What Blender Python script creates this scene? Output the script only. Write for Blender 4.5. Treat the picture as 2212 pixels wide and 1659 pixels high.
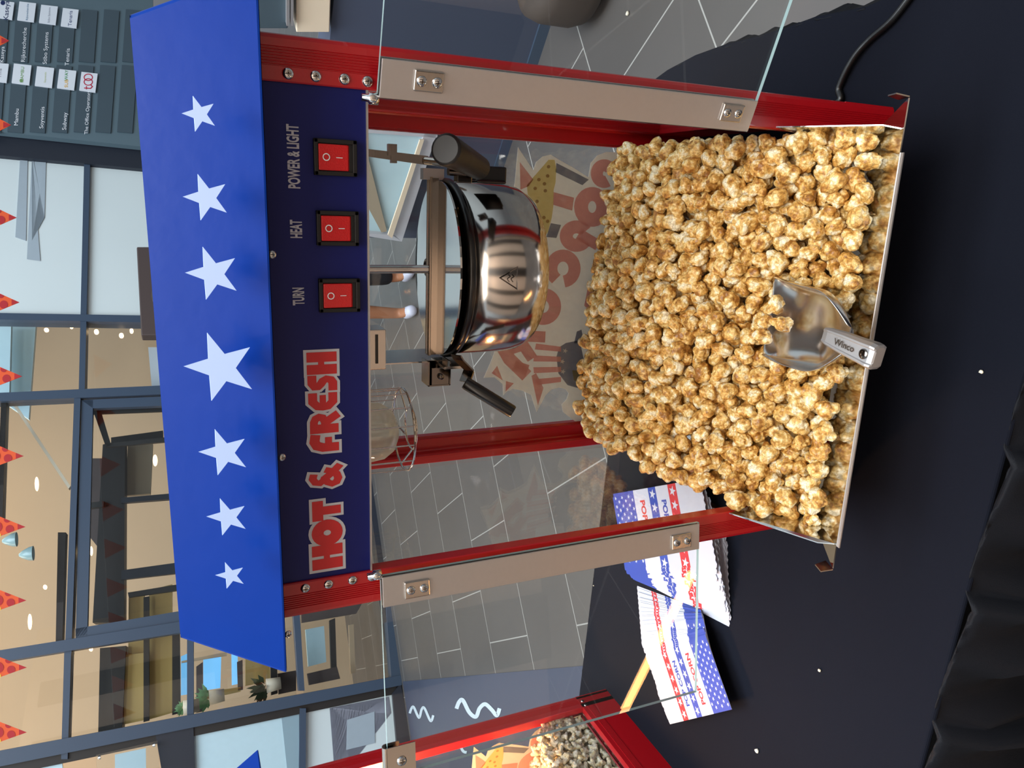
import bpy, math, random
import numpy as np
from mathutils import Vector, Matrix, noise, Euler
random.seed(7); rng = np.random.default_rng(11)
C = bpy.context.scene.collection
PI = math.pi
for o in list(bpy.data.objects): bpy.data.objects.remove(o)

# ------------------------------------------------------------------ camera
FPX = 1581.01; YAW, PIT, ROL = -.271146, .4058856, -.0689935
CAM = Vector((.134815, -.628659, .735014))
cy, sy, cp, sp, cr, sr = math.cos(YAW), math.sin(YAW), math.cos(PIT), math.sin(PIT), math.cos(ROL), math.sin(ROL)
FW = Vector((sy*cp, cy*cp, -sp)); RT = Vector((cy, -sy, 0)); UP = RT.cross(FW)
R2 = RT*cr + UP*sr; D2 = -(UP*cr - RT*sr)
# the phone was held upright while the picture lies on its side: picture right = towards the ground
cam_d = bpy.data.cameras.new('camera'); cam = bpy.data.objects.new('camera', cam_d); C.objects.link(cam)
xax, yax, zax = D2, R2, -FW
cam.matrix_world = Matrix(((xax.x, yax.x, zax.x, CAM.x), (xax.y, yax.y, zax.y, CAM.y), (xax.z, yax.z, zax.z, CAM.z), (0, 0, 0, 1)))
cam_d.sensor_fit = 'HORIZONTAL'; cam_d.sensor_width = 36; cam_d.lens = 36*FPX/2212; cam_d.clip_start = .02; cam_d.clip_end = 100
bpy.context.scene.camera = cam
cam_d.dof.use_dof = False

def ray(px, py):
    return R2*((1659-py-829.5)/FPX) + D2*((px-1106)/FPX) + FW
def at(px, py, ax, val):
    d = ray(px, py); i = 'XYZ'.index(ax); return CAM + d*((val-CAM[i])/d[i])
def onpl(px, py, p0, n):
    d = ray(px, py); return CAM + d*((p0-CAM).dot(n)/d.dot(n))

# ------------------------------------------------------------------ view, world and lights
sc = bpy.context.scene
sc.view_settings.view_transform = 'Standard'; sc.view_settings.look = 'None'
sc.view_settings.exposure = 0.0; sc.view_settings.gamma = 1; sc.view_settings.use_curve_mapping = False
W = bpy.data.worlds.new('sky'); sc.world = W; W.use_nodes = True
wn = W.node_tree; wn.nodes.clear()
wo = wn.nodes.new('ShaderNodeOutputWorld'); wb = wn.nodes.new('ShaderNodeBackground')
tc = wn.nodes.new('ShaderNodeTexCoord'); sx = wn.nodes.new('ShaderNodeSeparateXYZ'); rp = wn.nodes.new('ShaderNodeValToRGB')
wn.links.new(tc.outputs['Generated'], sx.inputs[0]); wn.links.new(sx.outputs['Z'], rp.inputs[0])
el = rp.color_ramp.elements
el[0].position = 0; el[0].color = (.16, .17, .19, 1); el[1].position = .55; el[1].color = (.74, .86, .95, 1)
e = el.new(.2); e.color = (.36, .40, .44, 1)
wn.links.new(rp.outputs[0], wb.inputs[0]); wb.inputs[1].default_value = .92
wn.links.new(wb.outputs[0], wo.inputs[0])

def area(name, loc, target, size, power, col, sy_=None):
    l = bpy.data.lights.new(name, 'AREA'); l.energy = power; l.color = col; l.size = size
    if sy_: l.shape = 'RECTANGLE'; l.size_y = sy_
    o = bpy.data.objects.new(name, l); C.objects.link(o); o.location = loc
    o.rotation_euler = (Vector(target)-Vector(loc)).to_track_quat('-Z', 'Y').to_euler(); return o
area('skylight_panel', (.7, -1.75, 4.9), (0, 0, .1), 2.4, 182, (1, .97, .92), 1.5)
area('atrium_skylight', (-.6, 1.6, 7.5), (-1.0, 3.6, 0), 5, 760, (.84, .92, 1))
area('rear_wall_fill', (-.2, -1.75, 2.9), (-.2, -2.7, .9), 2.6, 34, (1, .84, .68), .8)  # last one: unseen lamp added to brighten the wall behind the camera

# ------------------------------------------------------------------ materials
def lin(c):
    r = []
    for v in c[:3]:
        v /= 255.; r.append(v/12.92 if v <= .04045 else ((v+.055)/1.055)**2.4)
    return (*r, 1)
def mat(name, rgb, rough=.5, metal=0, spec=.5, var=0, vs=20, bump=0, bs=200, coat=0, emit=0, aniso=0, stretch=None, rvar=0):
    m = bpy.data.materials.new(name); m.use_nodes = True; nt = m.node_tree; b = nt.nodes['Principled BSDF']
    col = lin(rgb); b.inputs['Base Color'].default_value = col; b.inputs['Roughness'].default_value = rough
    b.inputs['Metallic'].default_value = metal; b.inputs['Specular IOR Level'].default_value = spec
    b.inputs['Coat Weight'].default_value = coat
    t = nt.nodes.new('ShaderNodeTexCoord'); mp = nt.nodes.new('ShaderNodeMapping'); nt.links.new(t.outputs['Object'], mp.inputs[0])
    if stretch: mp.inputs['Scale'].default_value = stretch
    n = nt.nodes.new('ShaderNodeTexNoise'); n.inputs['Scale'].default_value = vs; n.inputs['Detail'].default_value = 6
    nt.links.new(mp.outputs[0], n.inputs['Vector'])
    mx = nt.nodes.new('ShaderNodeMix'); mx.data_type = 'RGBA'; v = max(var, .02)
    mx.inputs[6].default_value = tuple(min(1, c*(1-v)) for c in col[:3])+(1,); mx.inputs[7].default_value = tuple(min(1, c*(1+v)) for c in col[:3])+(1,)
    nt.links.new(n.outputs['Fac'], mx.inputs[0]); nt.links.new(mx.outputs[2], b.inputs['Base Color'])
    if rvar:
        mr = nt.nodes.new('ShaderNodeMapRange'); mr.inputs['To Min'].default_value = max(0, rough-rvar); mr.inputs['To Max'].default_value = rough+rvar
        nt.links.new(n.outputs['Fac'], mr.inputs[0]); nt.links.new(mr.outputs[0], b.inputs['Roughness'])
    if bump:
        n2 = nt.nodes.new('ShaderNodeTexNoise'); n2.inputs['Scale'].default_value = bs; n2.inputs['Detail'].default_value = 4
        nt.links.new(mp.outputs[0], n2.inputs['Vector'])
        bp = nt.nodes.new('ShaderNodeBump'); bp.inputs['Strength'].default_value = bump; bp.inputs['Distance'].default_value = .002
        nt.links.new(n2.outputs['Fac'], bp.inputs['Height']); nt.links.new(bp.outputs[0], b.inputs['Normal'])
    if emit: b.inputs['Emission Color'].default_value = col; b.inputs['Emission Strength'].default_value = emit
    return m
def glassmat(name, tint=(.97, .985, .98), ior=1.5, rough=0.0):
    m = bpy.data.materials.new(name); m.use_nodes = True; nt = m.node_tree; nt.nodes.clear()
    o = nt.nodes.new('ShaderNodeOutputMaterial'); mx = nt.nodes.new('ShaderNodeMixShader'); tr = nt.nodes.new('ShaderNodeBsdfTransparent')
    g = nt.nodes.new('ShaderNodeBsdfGlossy'); lw = nt.nodes.new('ShaderNodeLayerWeight'); lw.inputs[0].default_value = .5
    pw = nt.nodes.new('ShaderNodeMath'); pw.operation = 'POWER'; pw.inputs[1].default_value = 5; nt.links.new(lw.outputs['Facing'], pw.inputs[0])
    r0 = ((ior-1)/(ior+1))**2; fr = nt.nodes.new('ShaderNodeMath'); fr.operation = 'MULTIPLY_ADD'; fr.inputs[1].default_value = 1-r0; fr.inputs[2].default_value = r0; nt.links.new(pw.outputs[0], fr.inputs[0])
    tr.inputs[0].default_value = (*tint, 1); g.inputs['Roughness'].default_value = rough
    nt.links.new(fr.outputs[0], mx.inputs[0]); nt.links.new(tr.outputs[0], mx.inputs[1]); nt.links.new(g.outputs[0], mx.inputs[2])
    nt.links.new(mx.outputs[0], o.inputs[0]); return m
M = {}
M['red'] = mat('red_powder_coat', (176, 12, 24), .32, coat=.35, bump=.05, bs=500)
M['blue'] = mat('glossy_blue_paint', (0, 54, 152), .34, spec=.2, coat=.03, var=.05, bump=.12, bs=55)
M['navy'] = mat('navy_panel_film', (14, 24, 98), .42, spec=.3, var=.05)
M['lipshade'] = mat('shaded_canopy_lip', (14, 20, 60), .4)  # shade under the canopy edge put into a darker blue
M['starw'] = mat('pale_star_vinyl', (160, 182, 222), .45)
M['prw'] = mat('printed_off_white', (196, 200, 210), .5)
M['prr'] = mat('printed_red', (200, 40, 44), .5)
M['ltxt'] = mat('panel_lettering', (188, 190, 204), .5)
M['steel'] = mat('mirror_stainless_steel', (212, 210, 208), .09, 1, var=.04, vs=6, rvar=.03)
M['bsteel'] = mat('brushed_stainless_steel', (205, 196, 186), .2, 1, var=.08, vs=30, stretch=(1, 1, 40), rvar=.08)
M['hsteel'] = mat('fluted_steel', (205, 188, 170), .16, 1, var=.06, vs=14)
M['pot'] = mat('pot_steel', (190, 184, 178), .13, 1, var=.06, vs=12, stretch=(1, 1, .2), rvar=.06)
M['alu'] = mat('satin_aluminium', (200, 198, 198), .5, 1, var=.03, vs=200, bump=.03, bs=900)
M['dsteel'] = mat('dark_chrome', (120, 112, 106), .12, 1)
M['black'] = mat('black_plastic', (12, 12, 14), .28, spec=.6)
M['blackm'] = mat('black_matte', (16, 15, 16), .5)
M['rock'] = mat('red_switch_plastic', (205, 22, 28), .3, coat=.3, bump=.35, bs=900)
M['glass'] = glassmat('clear_acrylic')
M['wglass'] = glassmat('window_glass', (.93, .96, .97))
M['gedge'] = mat('pane_edge_polish', (150, 176, 178), .25, spec=.6)
M['bulb'] = glassmat('bulb_glass', (.80, .86, .84), 1.7, .05)
M['stw'] = mat('sticker_white_backing', (212, 205, 198), .6)
M['str'] = mat('sticker_veiled_red', (205, 132, 130), .6)
M['stg'] = mat('sticker_grey_blue', (128, 130, 142), .6)
M['sty'] = mat('sticker_popcorn_yellow', (202, 184, 132), .6)
M['stb'] = mat('sticker_popcorn_brown', (160, 136, 96), .6)
M['paper'] = mat('bag_white_paper', (184, 188, 202), .7)
M['bred'] = mat('bag_red_ink', (184, 34, 44), .65)
M['bblue'] = mat('bag_blue_ink', (34, 62, 156), .65)
M['bstar'] = mat('bag_star_white', (186, 190, 204), .7)
M['cloth'] = mat('black_tablecloth_fabric', (15, 18, 28), .9, spec=.12, var=.12, vs=900, bump=.25, bs=1500)
M['skirt'] = mat('black_skirt_fabric', (12, 15, 22), .7, spec=.2, var=.1, vs=600, bump=.2, bs=900)
M['rubber'] = mat('cable_rubber', (14, 13, 13), .3)
M['frame'] = mat('slate_blue_window_frame', (56, 72, 92), .45, var=.05, vs=3)
M['dframe'] = mat('dark_window_frame', (30, 36, 48), .5, var=.05)
M['blackframe'] = mat('black_interior_frame', (32, 28, 26), .55)
M['tan'] = mat('warm_interior_wall', (190, 164, 134), .8, var=.05, vs=1.2)
M['tan2'] = mat('yellow_interior_wall', (204, 170, 104), .8, var=.06, vs=1.5)
M['tan3'] = mat('grey_beige_wall', (160, 148, 128), .8, var=.05, vs=2)
M['frost'] = mat('frosted_window_film', (206, 218, 220), .35, var=.06, vs=.9)
M['frost2'] = mat('grey_window_film', (158, 172, 182), .35, var=.04)
M['frostb'] = mat('pale_blue_window_film', (184, 212, 222), .35, var=.04)
M['brown'] = mat('dark_brown_panel', (74, 62, 60), .6)
M['board'] = mat('directory_board_slate', (88, 108, 118), .35, var=.04, vs=5)
M['slat'] = mat('directory_board_row', (66, 82, 92), .4, var=.04, vs=5)
M['white'] = mat('white_plate', (224, 230, 238), .5)
M['wtxt'] = mat('white_lettering', (232, 236, 242), .5)
M['wallb'] = mat('slate_blue_wall', (66, 74, 94), .5, var=.1, vs=1.4)
M['slate'] = mat('slate_blue_floor_paint', (62, 70, 90), .4, var=.12, vs=2, rvar=.1)
M['chalk'] = mat('white_steam_paint', (190, 204, 214), .7)
M['cream'] = mat('cream_board', (222, 206, 182), .5)
M['whitef'] = mat('white_cabinet_frame', (186, 188, 196), .4)
M['lampw'] = mat('warm_lamp_diffuser', (255, 214, 160), .5, emit=5)
M['tube'] = mat('warm_reflection_source', (255, 184, 110), .5, emit=32)
M['orange'] = mat('pennant_orange', (222, 88, 44), .7)
M['pred'] = mat('pennant_dark_red', (172, 36, 44), .7)
M['pyel'] = mat('pennant_yellow', (230, 180, 70), .7)
M['green'] = mat('dark_green_leaves', (46, 60, 34), .7, var=.3, vs=30)
M['greenl'] = mat('light_green_leaves', (120, 170, 120), .7, var=.3, vs=30)
M['skyw'] = mat('bright_far_window', (120, 190, 240), .5, emit=.9)
M['skin'] = mat('skin', (168, 112, 80), .5)
M['trouser'] = mat('black_clothing', (22, 22, 28), .8)
M['shoe'] = mat('white_trainers', (205, 208, 228), .5)
M['hair'] = mat('dark_hair', (30, 22, 18), .6)
M['stool'] = mat('dark_brown_upholstery', (62, 52, 46), .7)
M['lamppod'] = mat('heat_lamp_glow', (255, 150, 70), .5, emit=7)

def thin(name, rgb, tr=.5, clear=0):
    m = bpy.data.materials.new(name); m.use_nodes = True; nt = m.node_tree; nt.nodes.clear(); o = nt.nodes.new('ShaderNodeOutputMaterial')
    d = nt.nodes.new('ShaderNodeBsdfDiffuse'); t = nt.nodes.new('ShaderNodeBsdfTranslucent'); mx = nt.nodes.new('ShaderNodeMixShader'); mx.inputs[0].default_value = tr
    n = nt.nodes.new('ShaderNodeTexNoise'); n.inputs['Scale'].default_value = 60; mr = nt.nodes.new('ShaderNodeMix'); mr.data_type = 'RGBA'
    c = lin(rgb); mr.inputs[6].default_value = c; mr.inputs[7].default_value = tuple(x*.94 for x in c[:3])+(1,); nt.links.new(n.outputs['Fac'], mr.inputs[0])
    nt.links.new(mr.outputs[2], d.inputs[0]); nt.links.new(mr.outputs[2], t.inputs[0]); nt.links.new(d.outputs[0], mx.inputs[1]); nt.links.new(t.outputs[0], mx.inputs[2])
    out = mx
    if clear:
        tp = nt.nodes.new('ShaderNodeBsdfTransparent'); m2 = nt.nodes.new('ShaderNodeMixShader'); m2.inputs[0].default_value = clear; nt.links.new(mx.outputs[0], m2.inputs[1]); nt.links.new(tp.outputs[0], m2.inputs[2])
        g = nt.nodes.new('ShaderNodeBsdfGlossy'); g.inputs['Roughness'].default_value = .06; m3 = nt.nodes.new('ShaderNodeMixShader'); m3.inputs[0].default_value = .1; nt.links.new(m2.outputs[0], m3.inputs[1]); nt.links.new(g.outputs[0], m3.inputs[2]); out = m3
    nt.links.new(out.outputs[0], o.inputs[0]); return m
M['stw'] = thin('sticker_white_backing', (246, 240, 232)); M['str'] = thin('sticker_veiled_red', (238, 178, 172)); M['stg'] = thin('sticker_grey_blue', (150, 152, 168))  # red lightened: veil of the glass reflection put into the ink
M['sty'] = thin('sticker_popcorn_yellow', (238, 220, 158)); M['stb'] = thin('sticker_popcorn_brown', (190, 160, 112)); M['bulb'] = thin('bulb_glass', (225, 236, 230), .5, .45)
def floormat():
    m = mat('grey_slate_floor_tiles', (88, 84, 82), .36, var=.12, vs=3, bump=.06, bs=60, rvar=.1)
    nt = m.node_tree; b = nt.nodes['Principled BSDF']
    t = nt.nodes.new('ShaderNodeTexCoord'); mp = nt.nodes.new('ShaderNodeMapping'); mp.vector_type = 'TEXTURE'
    a = math.radians(35.7); e1 = Vector((math.cos(a), math.sin(a))); e2 = Vector((-math.sin(a), math.cos(a)))
    o_ = e1*(-.28) + e2*(.109+.604*20*-1)      # a joint crossing of the grid
    mp.inputs['Location'].default_value = (o_.x, o_.y, 0); mp.inputs['Rotation'].default_value = (0, 0, a)
    br = nt.nodes.new('ShaderNodeTexBrick'); br.offset = .5; br.inputs['Scale'].default_value = 1
    br.inputs['Brick Width'].default_value = .604; br.inputs['Row Height'].default_value = .604
    br.inputs['Mortar Size'].default_value = .0035; br.inputs['Mortar Smooth'].default_value = .3
    br.inputs['Color1'].default_value = (.62, .62, .62, 1); br.inputs['Color2'].default_value = (1, 1, 1, 1); br.inputs['Bias'].default_value = 0
    nt.links.new(t.outputs['Object'], mp.inputs[0]); nt.links.new(mp.outputs[0], br.inputs['Vector'])
    old = b.inputs['Base Color'].links[0].from_socket
    mul = nt.nodes.new('ShaderNodeMix'); mul.data_type = 'RGBA'; mul.blend_type = 'MULTIPLY'; mul.inputs[0].default_value = .35
    nt.links.new(old, mul.inputs[6]); nt.links.new(br.outputs['Color'], mul.inputs[7])
    mx = nt.nodes.new('ShaderNodeMix'); mx.data_type = 'RGBA'
    nt.links.new(br.outputs['Fac'], mx.inputs[0]); nt.links.new(mul.outputs[2], mx.inputs[6]); mx.inputs[7].default_value = lin((158, 156, 152))
    nt.links.new(mx.outputs[2], b.inputs['Base Color']); return m
M['floor'] = floormat()

def cornmat(name, dark, mid, light, pale):
    m = bpy.data.materials.new(name); m.use_nodes = True; nt = m.node_tree; b = nt.nodes['Principled BSDF']
    at_ = nt.nodes.new('ShaderNodeAttribute'); at_.attribute_name = 'kco'
    oi = nt.nodes.new('ShaderNodeObjectInfo')
    ml = nt.nodes.new('ShaderNodeMath'); ml.operation = 'MULTIPLY'; ml.inputs[1].default_value = 37; nt.links.new(oi.outputs['Random'], ml.inputs[0])
    ad = nt.nodes.new('ShaderNodeVectorMath'); ad.operation = 'ADD'
    nt.links.new(at_.outputs['Vector'], ad.inputs[0]); nt.links.new(ml.outputs[0], ad.inputs[1])
    n1 = nt.nodes.new('ShaderNodeTexNoise'); n1.inputs['Scale'].default_value = .85; n1.inputs['Detail'].default_value = 3; n1.inputs['Roughness'].default_value = .6
    n2 = nt.nodes.new('ShaderNodeTexNoise'); n2.inputs['Scale'].default_value = 3.4; n2.inputs['Detail'].default_value = 5
    vo = nt.nodes.new('ShaderNodeTexVoronoi'); vo.feature = 'DISTANCE_TO_EDGE'; vo.inputs['Scale'].default_value = 3.0
    for n in (n1, n2, vo): nt.links.new(ad.outputs[0], n.inputs['Vector'])
    r = nt.nodes.new('ShaderNodeValToRGB'); e = r.color_ramp.elements
    e[0].position = .36; e[0].color = lin(dark); e[1].position = .63; e[1].color = lin(pale)
    x = e.new(.45); x.color = lin(mid); x = e.new(.54); x.color = lin(light)
    nt.links.new(n1.outputs['Fac'], r.inputs[0])
    cr_ = nt.nodes.new('ShaderNodeMapRange'); cr_.inputs['From Max'].default_value = .06; cr_.inputs['To Min'].default_value = .38; cr_.inputs['To Max'].default_value = 1
    nt.links.new(vo.outputs['Distance'], cr_.inputs[0])
    mx = nt.nodes.new('ShaderNodeMix'); mx.data_type = 'RGBA'; nt.links.new(cr_.outputs[0], mx.inputs[0])
    mx.inputs[6].default_value = lin(tuple(c*.8 for c in dark)); nt.links.new(r.outputs[0], mx.inputs[7])
    m2 = nt.nodes.new('ShaderNodeMix'); m2.data_type = 'RGBA'; m2.blend_type = 'MULTIPLY'; m2.inputs[0].default_value = .5
    r2_ = nt.nodes.new('ShaderNodeMapRange'); r2_.inputs['From Min'].default_value = .3; r2_.inputs['From Max'].default_value = .7; r2_.inputs['To Min'].default_value = .62; r2_.inputs['To Max'].default_value = 1.25
    nt.links.new(n2.outputs['Fac'], r2_.inputs[0]); nt.links.new(mx.outputs[2], m2.inputs[6]); nt.links.new(r2_.outputs[0], m2.inputs[7])
    nt.links.new(m2.outputs[2], b.inputs['Base Color'])
    b.inputs['Roughness'].default_value = .36; b.inputs['Specular IOR Level'].default_value = .5
    bp = nt.nodes.new('ShaderNodeBump'); bp.inputs['Strength'].default_value = .55; bp.inputs['Distance'].default_value = .0015
    nt.links.new(n2.outputs['Fac'], bp.inputs['Height']); nt.links.new(bp.outputs[0], b.inputs['Normal'])
    return m
M['corn'] = cornmat('caramel_popcorn', (158, 104, 42), (214, 162, 82), (240, 206, 132), (250, 240, 208))
M['wcorn'] = cornmat('plain_popcorn', (222, 196, 144), (242, 232, 200), (248, 242, 222), (252, 250, 238))

# ------------------------------------------------------------------ mesh helpers
class MB:
    def __init__(s): s.v = []; s.f = []; s.m = []; s.sm = []
    def add(s, vs, fs, mi=0, smooth=False):
        k = len(s.v); s.v += [tuple(v) for v in vs]; s.f += [tuple(i+k for i in f) for f in fs]; s.m += [mi]*len(fs); s.sm += [smooth]*len(fs)
    def box(s, c, d, R=None, mi=0):
        vs = []
        for x in (-1, 1):
            for y in (-1, 1):
                for z in (-1, 1):
                    p = Vector((x*d[0]/2, y*d[1]/2, z*d[2]/2)); p = R @ p if R else p; vs.append(Vector(c)+p)
        s.add(vs, [(0, 1, 3, 2), (4, 6, 7, 5), (0, 4, 5, 1), (2, 3, 7, 6), (0, 2, 6, 4), (1, 5, 7, 3)], mi)
    def hexa(s, a, b, mi=0):     # a, b: matching quads, joined into a closed block
        s.add(list(a)+list(b), [(3, 2, 1, 0), (4, 5, 6, 7), (0, 1, 5, 4), (1, 2, 6, 5), (2, 3, 7, 6), (3, 0, 4, 7)], mi)
    def loft(s, rings, cap=True, mi=0, smooth=True, closed=True):
        n = len(rings[0]); k = len(s.v); vs = [p for r in rings for p in r]; fs = []
        for i in range(len(rings)-1):
            for j in range(n if closed else n-1):
                a = i*n+j; b_ = i*n+(j+1) % n; fs.append((a, b_, b_+n, a+n))
        s.add(vs, fs, mi, smooth)
        if cap:
            s.add(rings[0], [tuple(range(n))[::-1]], mi); s.add(rings[-1], [tuple(range(n))], mi)
    def tube(s, path, r, n=12, mi=0, cap=True, closed=False):
        P = [Vector(p) for p in path]; rings = []
        L = len(P); prev = None
        for i, p in enumerate(P):
            if closed: t = (P[(i+1) % L]-P[i-1]).normalized()
            else: t = (P[min(i+1, L-1)]-P[max(i-1, 0)]).normalized()
            if prev is None:
                u = t.cross(Vector((0, 0, 1)));
                if u.length < .1: u = t.cross(Vector((1, 0, 0)))
            else: u = prev - t*prev.dot(t)
            u.normalize(); prev = u; w = t.cross(u); rr = r[i] if isinstance(r, (list, tuple)) else r
            rings.append([p+(u*math.cos(2*PI*j/n)+w*math.sin(2*PI*j/n))*rr for j in range(n)])
        if closed: rings.append(rings[0]); cap = False
        s.loft(rings, cap, mi)
    def lathe(s, prof, c=(0, 0, 0), n=48, mi=0, R=None, smooth=True, sx=1, sy=1):
        rings = []
        for r, z in prof:
            ring = []
            for j in range(n):
                p = Vector((max(r, 1e-5)*math.cos(2*PI*j/n)*sx, max(r, 1e-5)*math.sin(2*PI*j/n)*sy, z)); p = R @ p if R else p; ring.append(Vector(c)+p)
            rings.append(ring)
        s.loft(rings, False, mi, smooth)
    def prism(s, pts, d, mi=0):   # pts: planar 3D polygon, d: extrusion vector
        n = len(pts); a = [Vector(p) for p in pts]; b_ = [p+Vector(d) for p in a]
        s.add(a+b_, [tuple(range(n)), tuple(range(2*n-1, n-1, -1))]+[(i, i+n, (i+1) % n+n, (i+1) % n) for i in range(n)], mi)
    def build(s, name, mats, parent=None, bevel=0, auto=True, seg=2):
        me = bpy.data.meshes.new(name); me.from_pydata(s.v, [], s.f)
        if not isinstance(mats, (list, tuple)): mats = [mats]
        for m in mats: me.materials.append(m)
        me.polygons.foreach_set('material_index', s.m); me.polygons.foreach_set('use_smooth', s.sm); me.update()
        import bmesh
        bm = bmesh.new(); bm.from_mesh(me); bmesh.ops.recalc_face_normals(bm, faces=bm.faces); bm.to_mesh(me); bm.free()
        o = bpy.data.objects.new(name, me); C.objects.link(o)
        if parent: o.parent = parent
        if bevel:
            md = o.modifiers.new('bevel', 'BEVEL'); md.width = bevel; md.segments = seg; md.limit_method = 'ANGLE'; md.angle_limit = .7
        return o
def tag(o, label=None, cat=None, group=None, kind=None):
    if label: o['label'] = label
    if cat: o['category'] = cat
    if group: o['group'] = group
    if kind: o['kind'] = kind
    return o
def empty(name, loc=(0, 0, 0), rz=0):
    o = bpy.data.objects.new(name, None); C.objects.link(o); o.location = loc; o.rotation_euler = (0, 0, rz); o.empty_display_size = .05; return o
def kids(o): return [c for c in C.objects if c.parent == o]
def copy_tree(o, parent=None):
    c = o.copy(); C.objects.link(c); c.parent = parent
    for ch in kids(o): copy_tree(ch, c)
    return c
def Rz(a): return Matrix.Rotation(a, 3, 'Z')
def circ(c, r, n=16): return [(c[0]+r*math.cos(2*PI*i/n), c[1]+r*math.sin(2*PI*i/n)) for i in range(n)]
def starpts(c, r, rot=0, k=.40):
    return [(c[0]+(r if i % 2 == 0 else r*k)*math.sin(rot+PI*i/5), c[1]+(r if i % 2 == 0 else r*k)*math.cos(rot+PI*i/5)) for i in range(10)]
LIFT = [0]
def stroke(mb, pts, hw, mp, mi=0, ext=0, rnd=True, lift=Vector((0, -1, 0))):      # flat mitred ribbon along pts (2D), mp maps 2D to 3D
    P = [Vector(p) for p in pts]; closed = (P[0]-P[-1]).length < 1e-6 and len(P) > 3
    if closed: P = P[:-1]
    N = len(P); LIFT[0] = (LIFT[0]+1) % 12; lf = lift*(LIFT[0]*1.2e-5)
    D = [(P[(i+1) % N]-P[i]).normalized() for i in range(N if closed else N-1)]
    if not closed: P[0] = P[0]-D[0]*ext; P[-1] = P[-1]+D[-1]*ext
    A, B = [], []
    for i in range(N):
        d0 = D[i-1] if (closed or i > 0) else D[0]; d1 = D[i] if i < len(D) else D[-1]
        n0 = Vector((-d0.y, d0.x)); n1 = Vector((-d1.y, d1.x)); m = (n0+n1)
        m = m.normalized() if m.length > 1e-6 else n0
        k = hw/max(.45, m.dot(n0)); A.append(P[i]+m*k); B.append(P[i]-m*k)
    L = len(D); n = len(A); vs = [mp(*p)+lf+lift*(i*8e-6) for i, p in enumerate(A)]+[mp(*p)+lf+lift*(i*8e-6) for i, p in enumerate(B)]
    mb.add(vs, [(i, (i+1) % n, n+(i+1) % n, n+i) for i in range(L)], mi)
_tc = {}
def textmesh(body, size, bold=0, align='CENTER'):
    k = (body, size, bold, align)
    if k in _tc: return _tc[k]
    cu = bpy.data.curves.new('t', 'FONT'); cu.body = body; cu.size = size; cu.offset = bold; cu.align_x = align; cu.align_y = 'CENTER'; cu.resolution_u = 3
    o = bpy.data.objects.new('t', cu); C.objects.link(o); bpy.context.view_layer.update()
    me = bpy.data.meshes.new_from_object(o.evaluated_get(bpy.context.evaluated_depsgraph_get()))
    vs = [tuple(v.co) for v in me.vertices]; fs = [tuple(p.vertices) for p in me.polygons]
    bpy.data.objects.remove(o); bpy.data.curves.remove(cu); bpy.data.meshes.remove(me)
    _tc[k] = (vs, fs); return _tc[k]
def addtext(mb, body, size, mp, bold=0, mi=0, align='CENTER'):
    vs, fs = textmesh(body, size, bold, align); mb.add([mp(v[0], v[1]) for v in vs], fs, mi)

def screw(c, n, r=.0048, parent=None, up=None, base=None):
    """raised pan-head screw with a cross recess, part of its holder"""
    if base is not None:
        o = base.copy(); C.objects.link(o)
    else:
        mb = MB(); mb.lathe([(0, 1.0*.55), (.35, .53), (.7, .42), (.93, .22), (1, 0)], n=20)
        mb.box((0, 0, .50), (.95, .2, .16), mi=1); mb.box((0, 0, .50), (.2, .95, .16), mi=1)
        o = mb.build('screw', [M['steel'], M['dsteel']])
    o.scale = (r, r, r); o.location = c; o.rotation_euler = Vector(n).to_track_quat('Z', 'Y').to_euler(); o.parent = parent
    return o
SCREW = screw((0, 0, -50), (0, 0, 1)); bpy.data.objects[SCREW.name]
def put_screw(c, n, parent, r=.0048):
    o = screw(c, n, r, parent, base=SCREW); o.name = 'screw'; return o

# ================================================================== THE PLACE
FZ = -.75
A = math.radians(35.7); E1 = Vector((math.cos(A), math.sin(A), 0)); E2 = Vector((-math.sin(A), math.cos(A), 0))
def gp(a, b_, z=0): return E1*a + E2*b_ + Vector((0, 0, z))
mb = MB(); mb.prism([(-9, -5, FZ-.1), (7, -5, FZ-.1), (7, 12, FZ-.1), (-9, 12, FZ-.1)], (0, 0, .1)); tag(mb.build('floor', M['floor']), kind='structure')
# slate-blue floor strip on the left with steam squiggles
mb = MB(); mb.prism([gp(-.45, 1, FZ), gp(-.45, 6.2, FZ), gp(-4.5, 6.2, FZ), gp(-4.5, 1, FZ)], (0, 0, .004)); strip = tag(mb.build('trim_1', M['slate']), kind='structure')
def smooth_path(pts, n=8):
    out = []; P = [pts[0]]+list(pts)+[pts[-1]]
    for i in range(1, len(P)-2):
        for k in range(n):
            t = k/n; p0, p1, p2, p3 = [Vector(q) for q in P[i-1:i+3]]
            out.append(tuple(.5*((2*p1)+(p2-p0)*t+(2*p0-5*p1+4*p2-p3)*t*t+(3*p1-p0-3*p2+p3)*t**3)))
    out.append(tuple(pts[-1])); return out
for i, pts in enumerate([[(885, 1541), (889, 1530), (894, 1528), (905, 1550), (911, 1532), (917, 1530), (930, 1557), (936, 1545)],
        [(986, 1531), (992, 1516), (1000, 1513), (1014, 1539), (1028, 1548), (1036, 1530), (1048, 1521), (1062, 1533), (1073, 1545), (1079, 1530)],
        [(955, 1600), (972, 1606), (980, 1597), (990, 1603), (1000, 1622), (1008, 1625)]]):
    mb = MB(); stroke(mb, smooth_path(pts), (2.6, 4.2, 3)[i], lambda x, y: at(x, y, 'Z', FZ+.006)); 
    tag(mb.build('steam_mark', M['chalk']), ['small white painted steam squiggle on the slate floor strip near the window corner',
        'large double white painted steam squiggle on the slate floor strip', 'white painted steam squiggle seen through the second popcorn machine'][i], 'floor marking')

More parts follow.
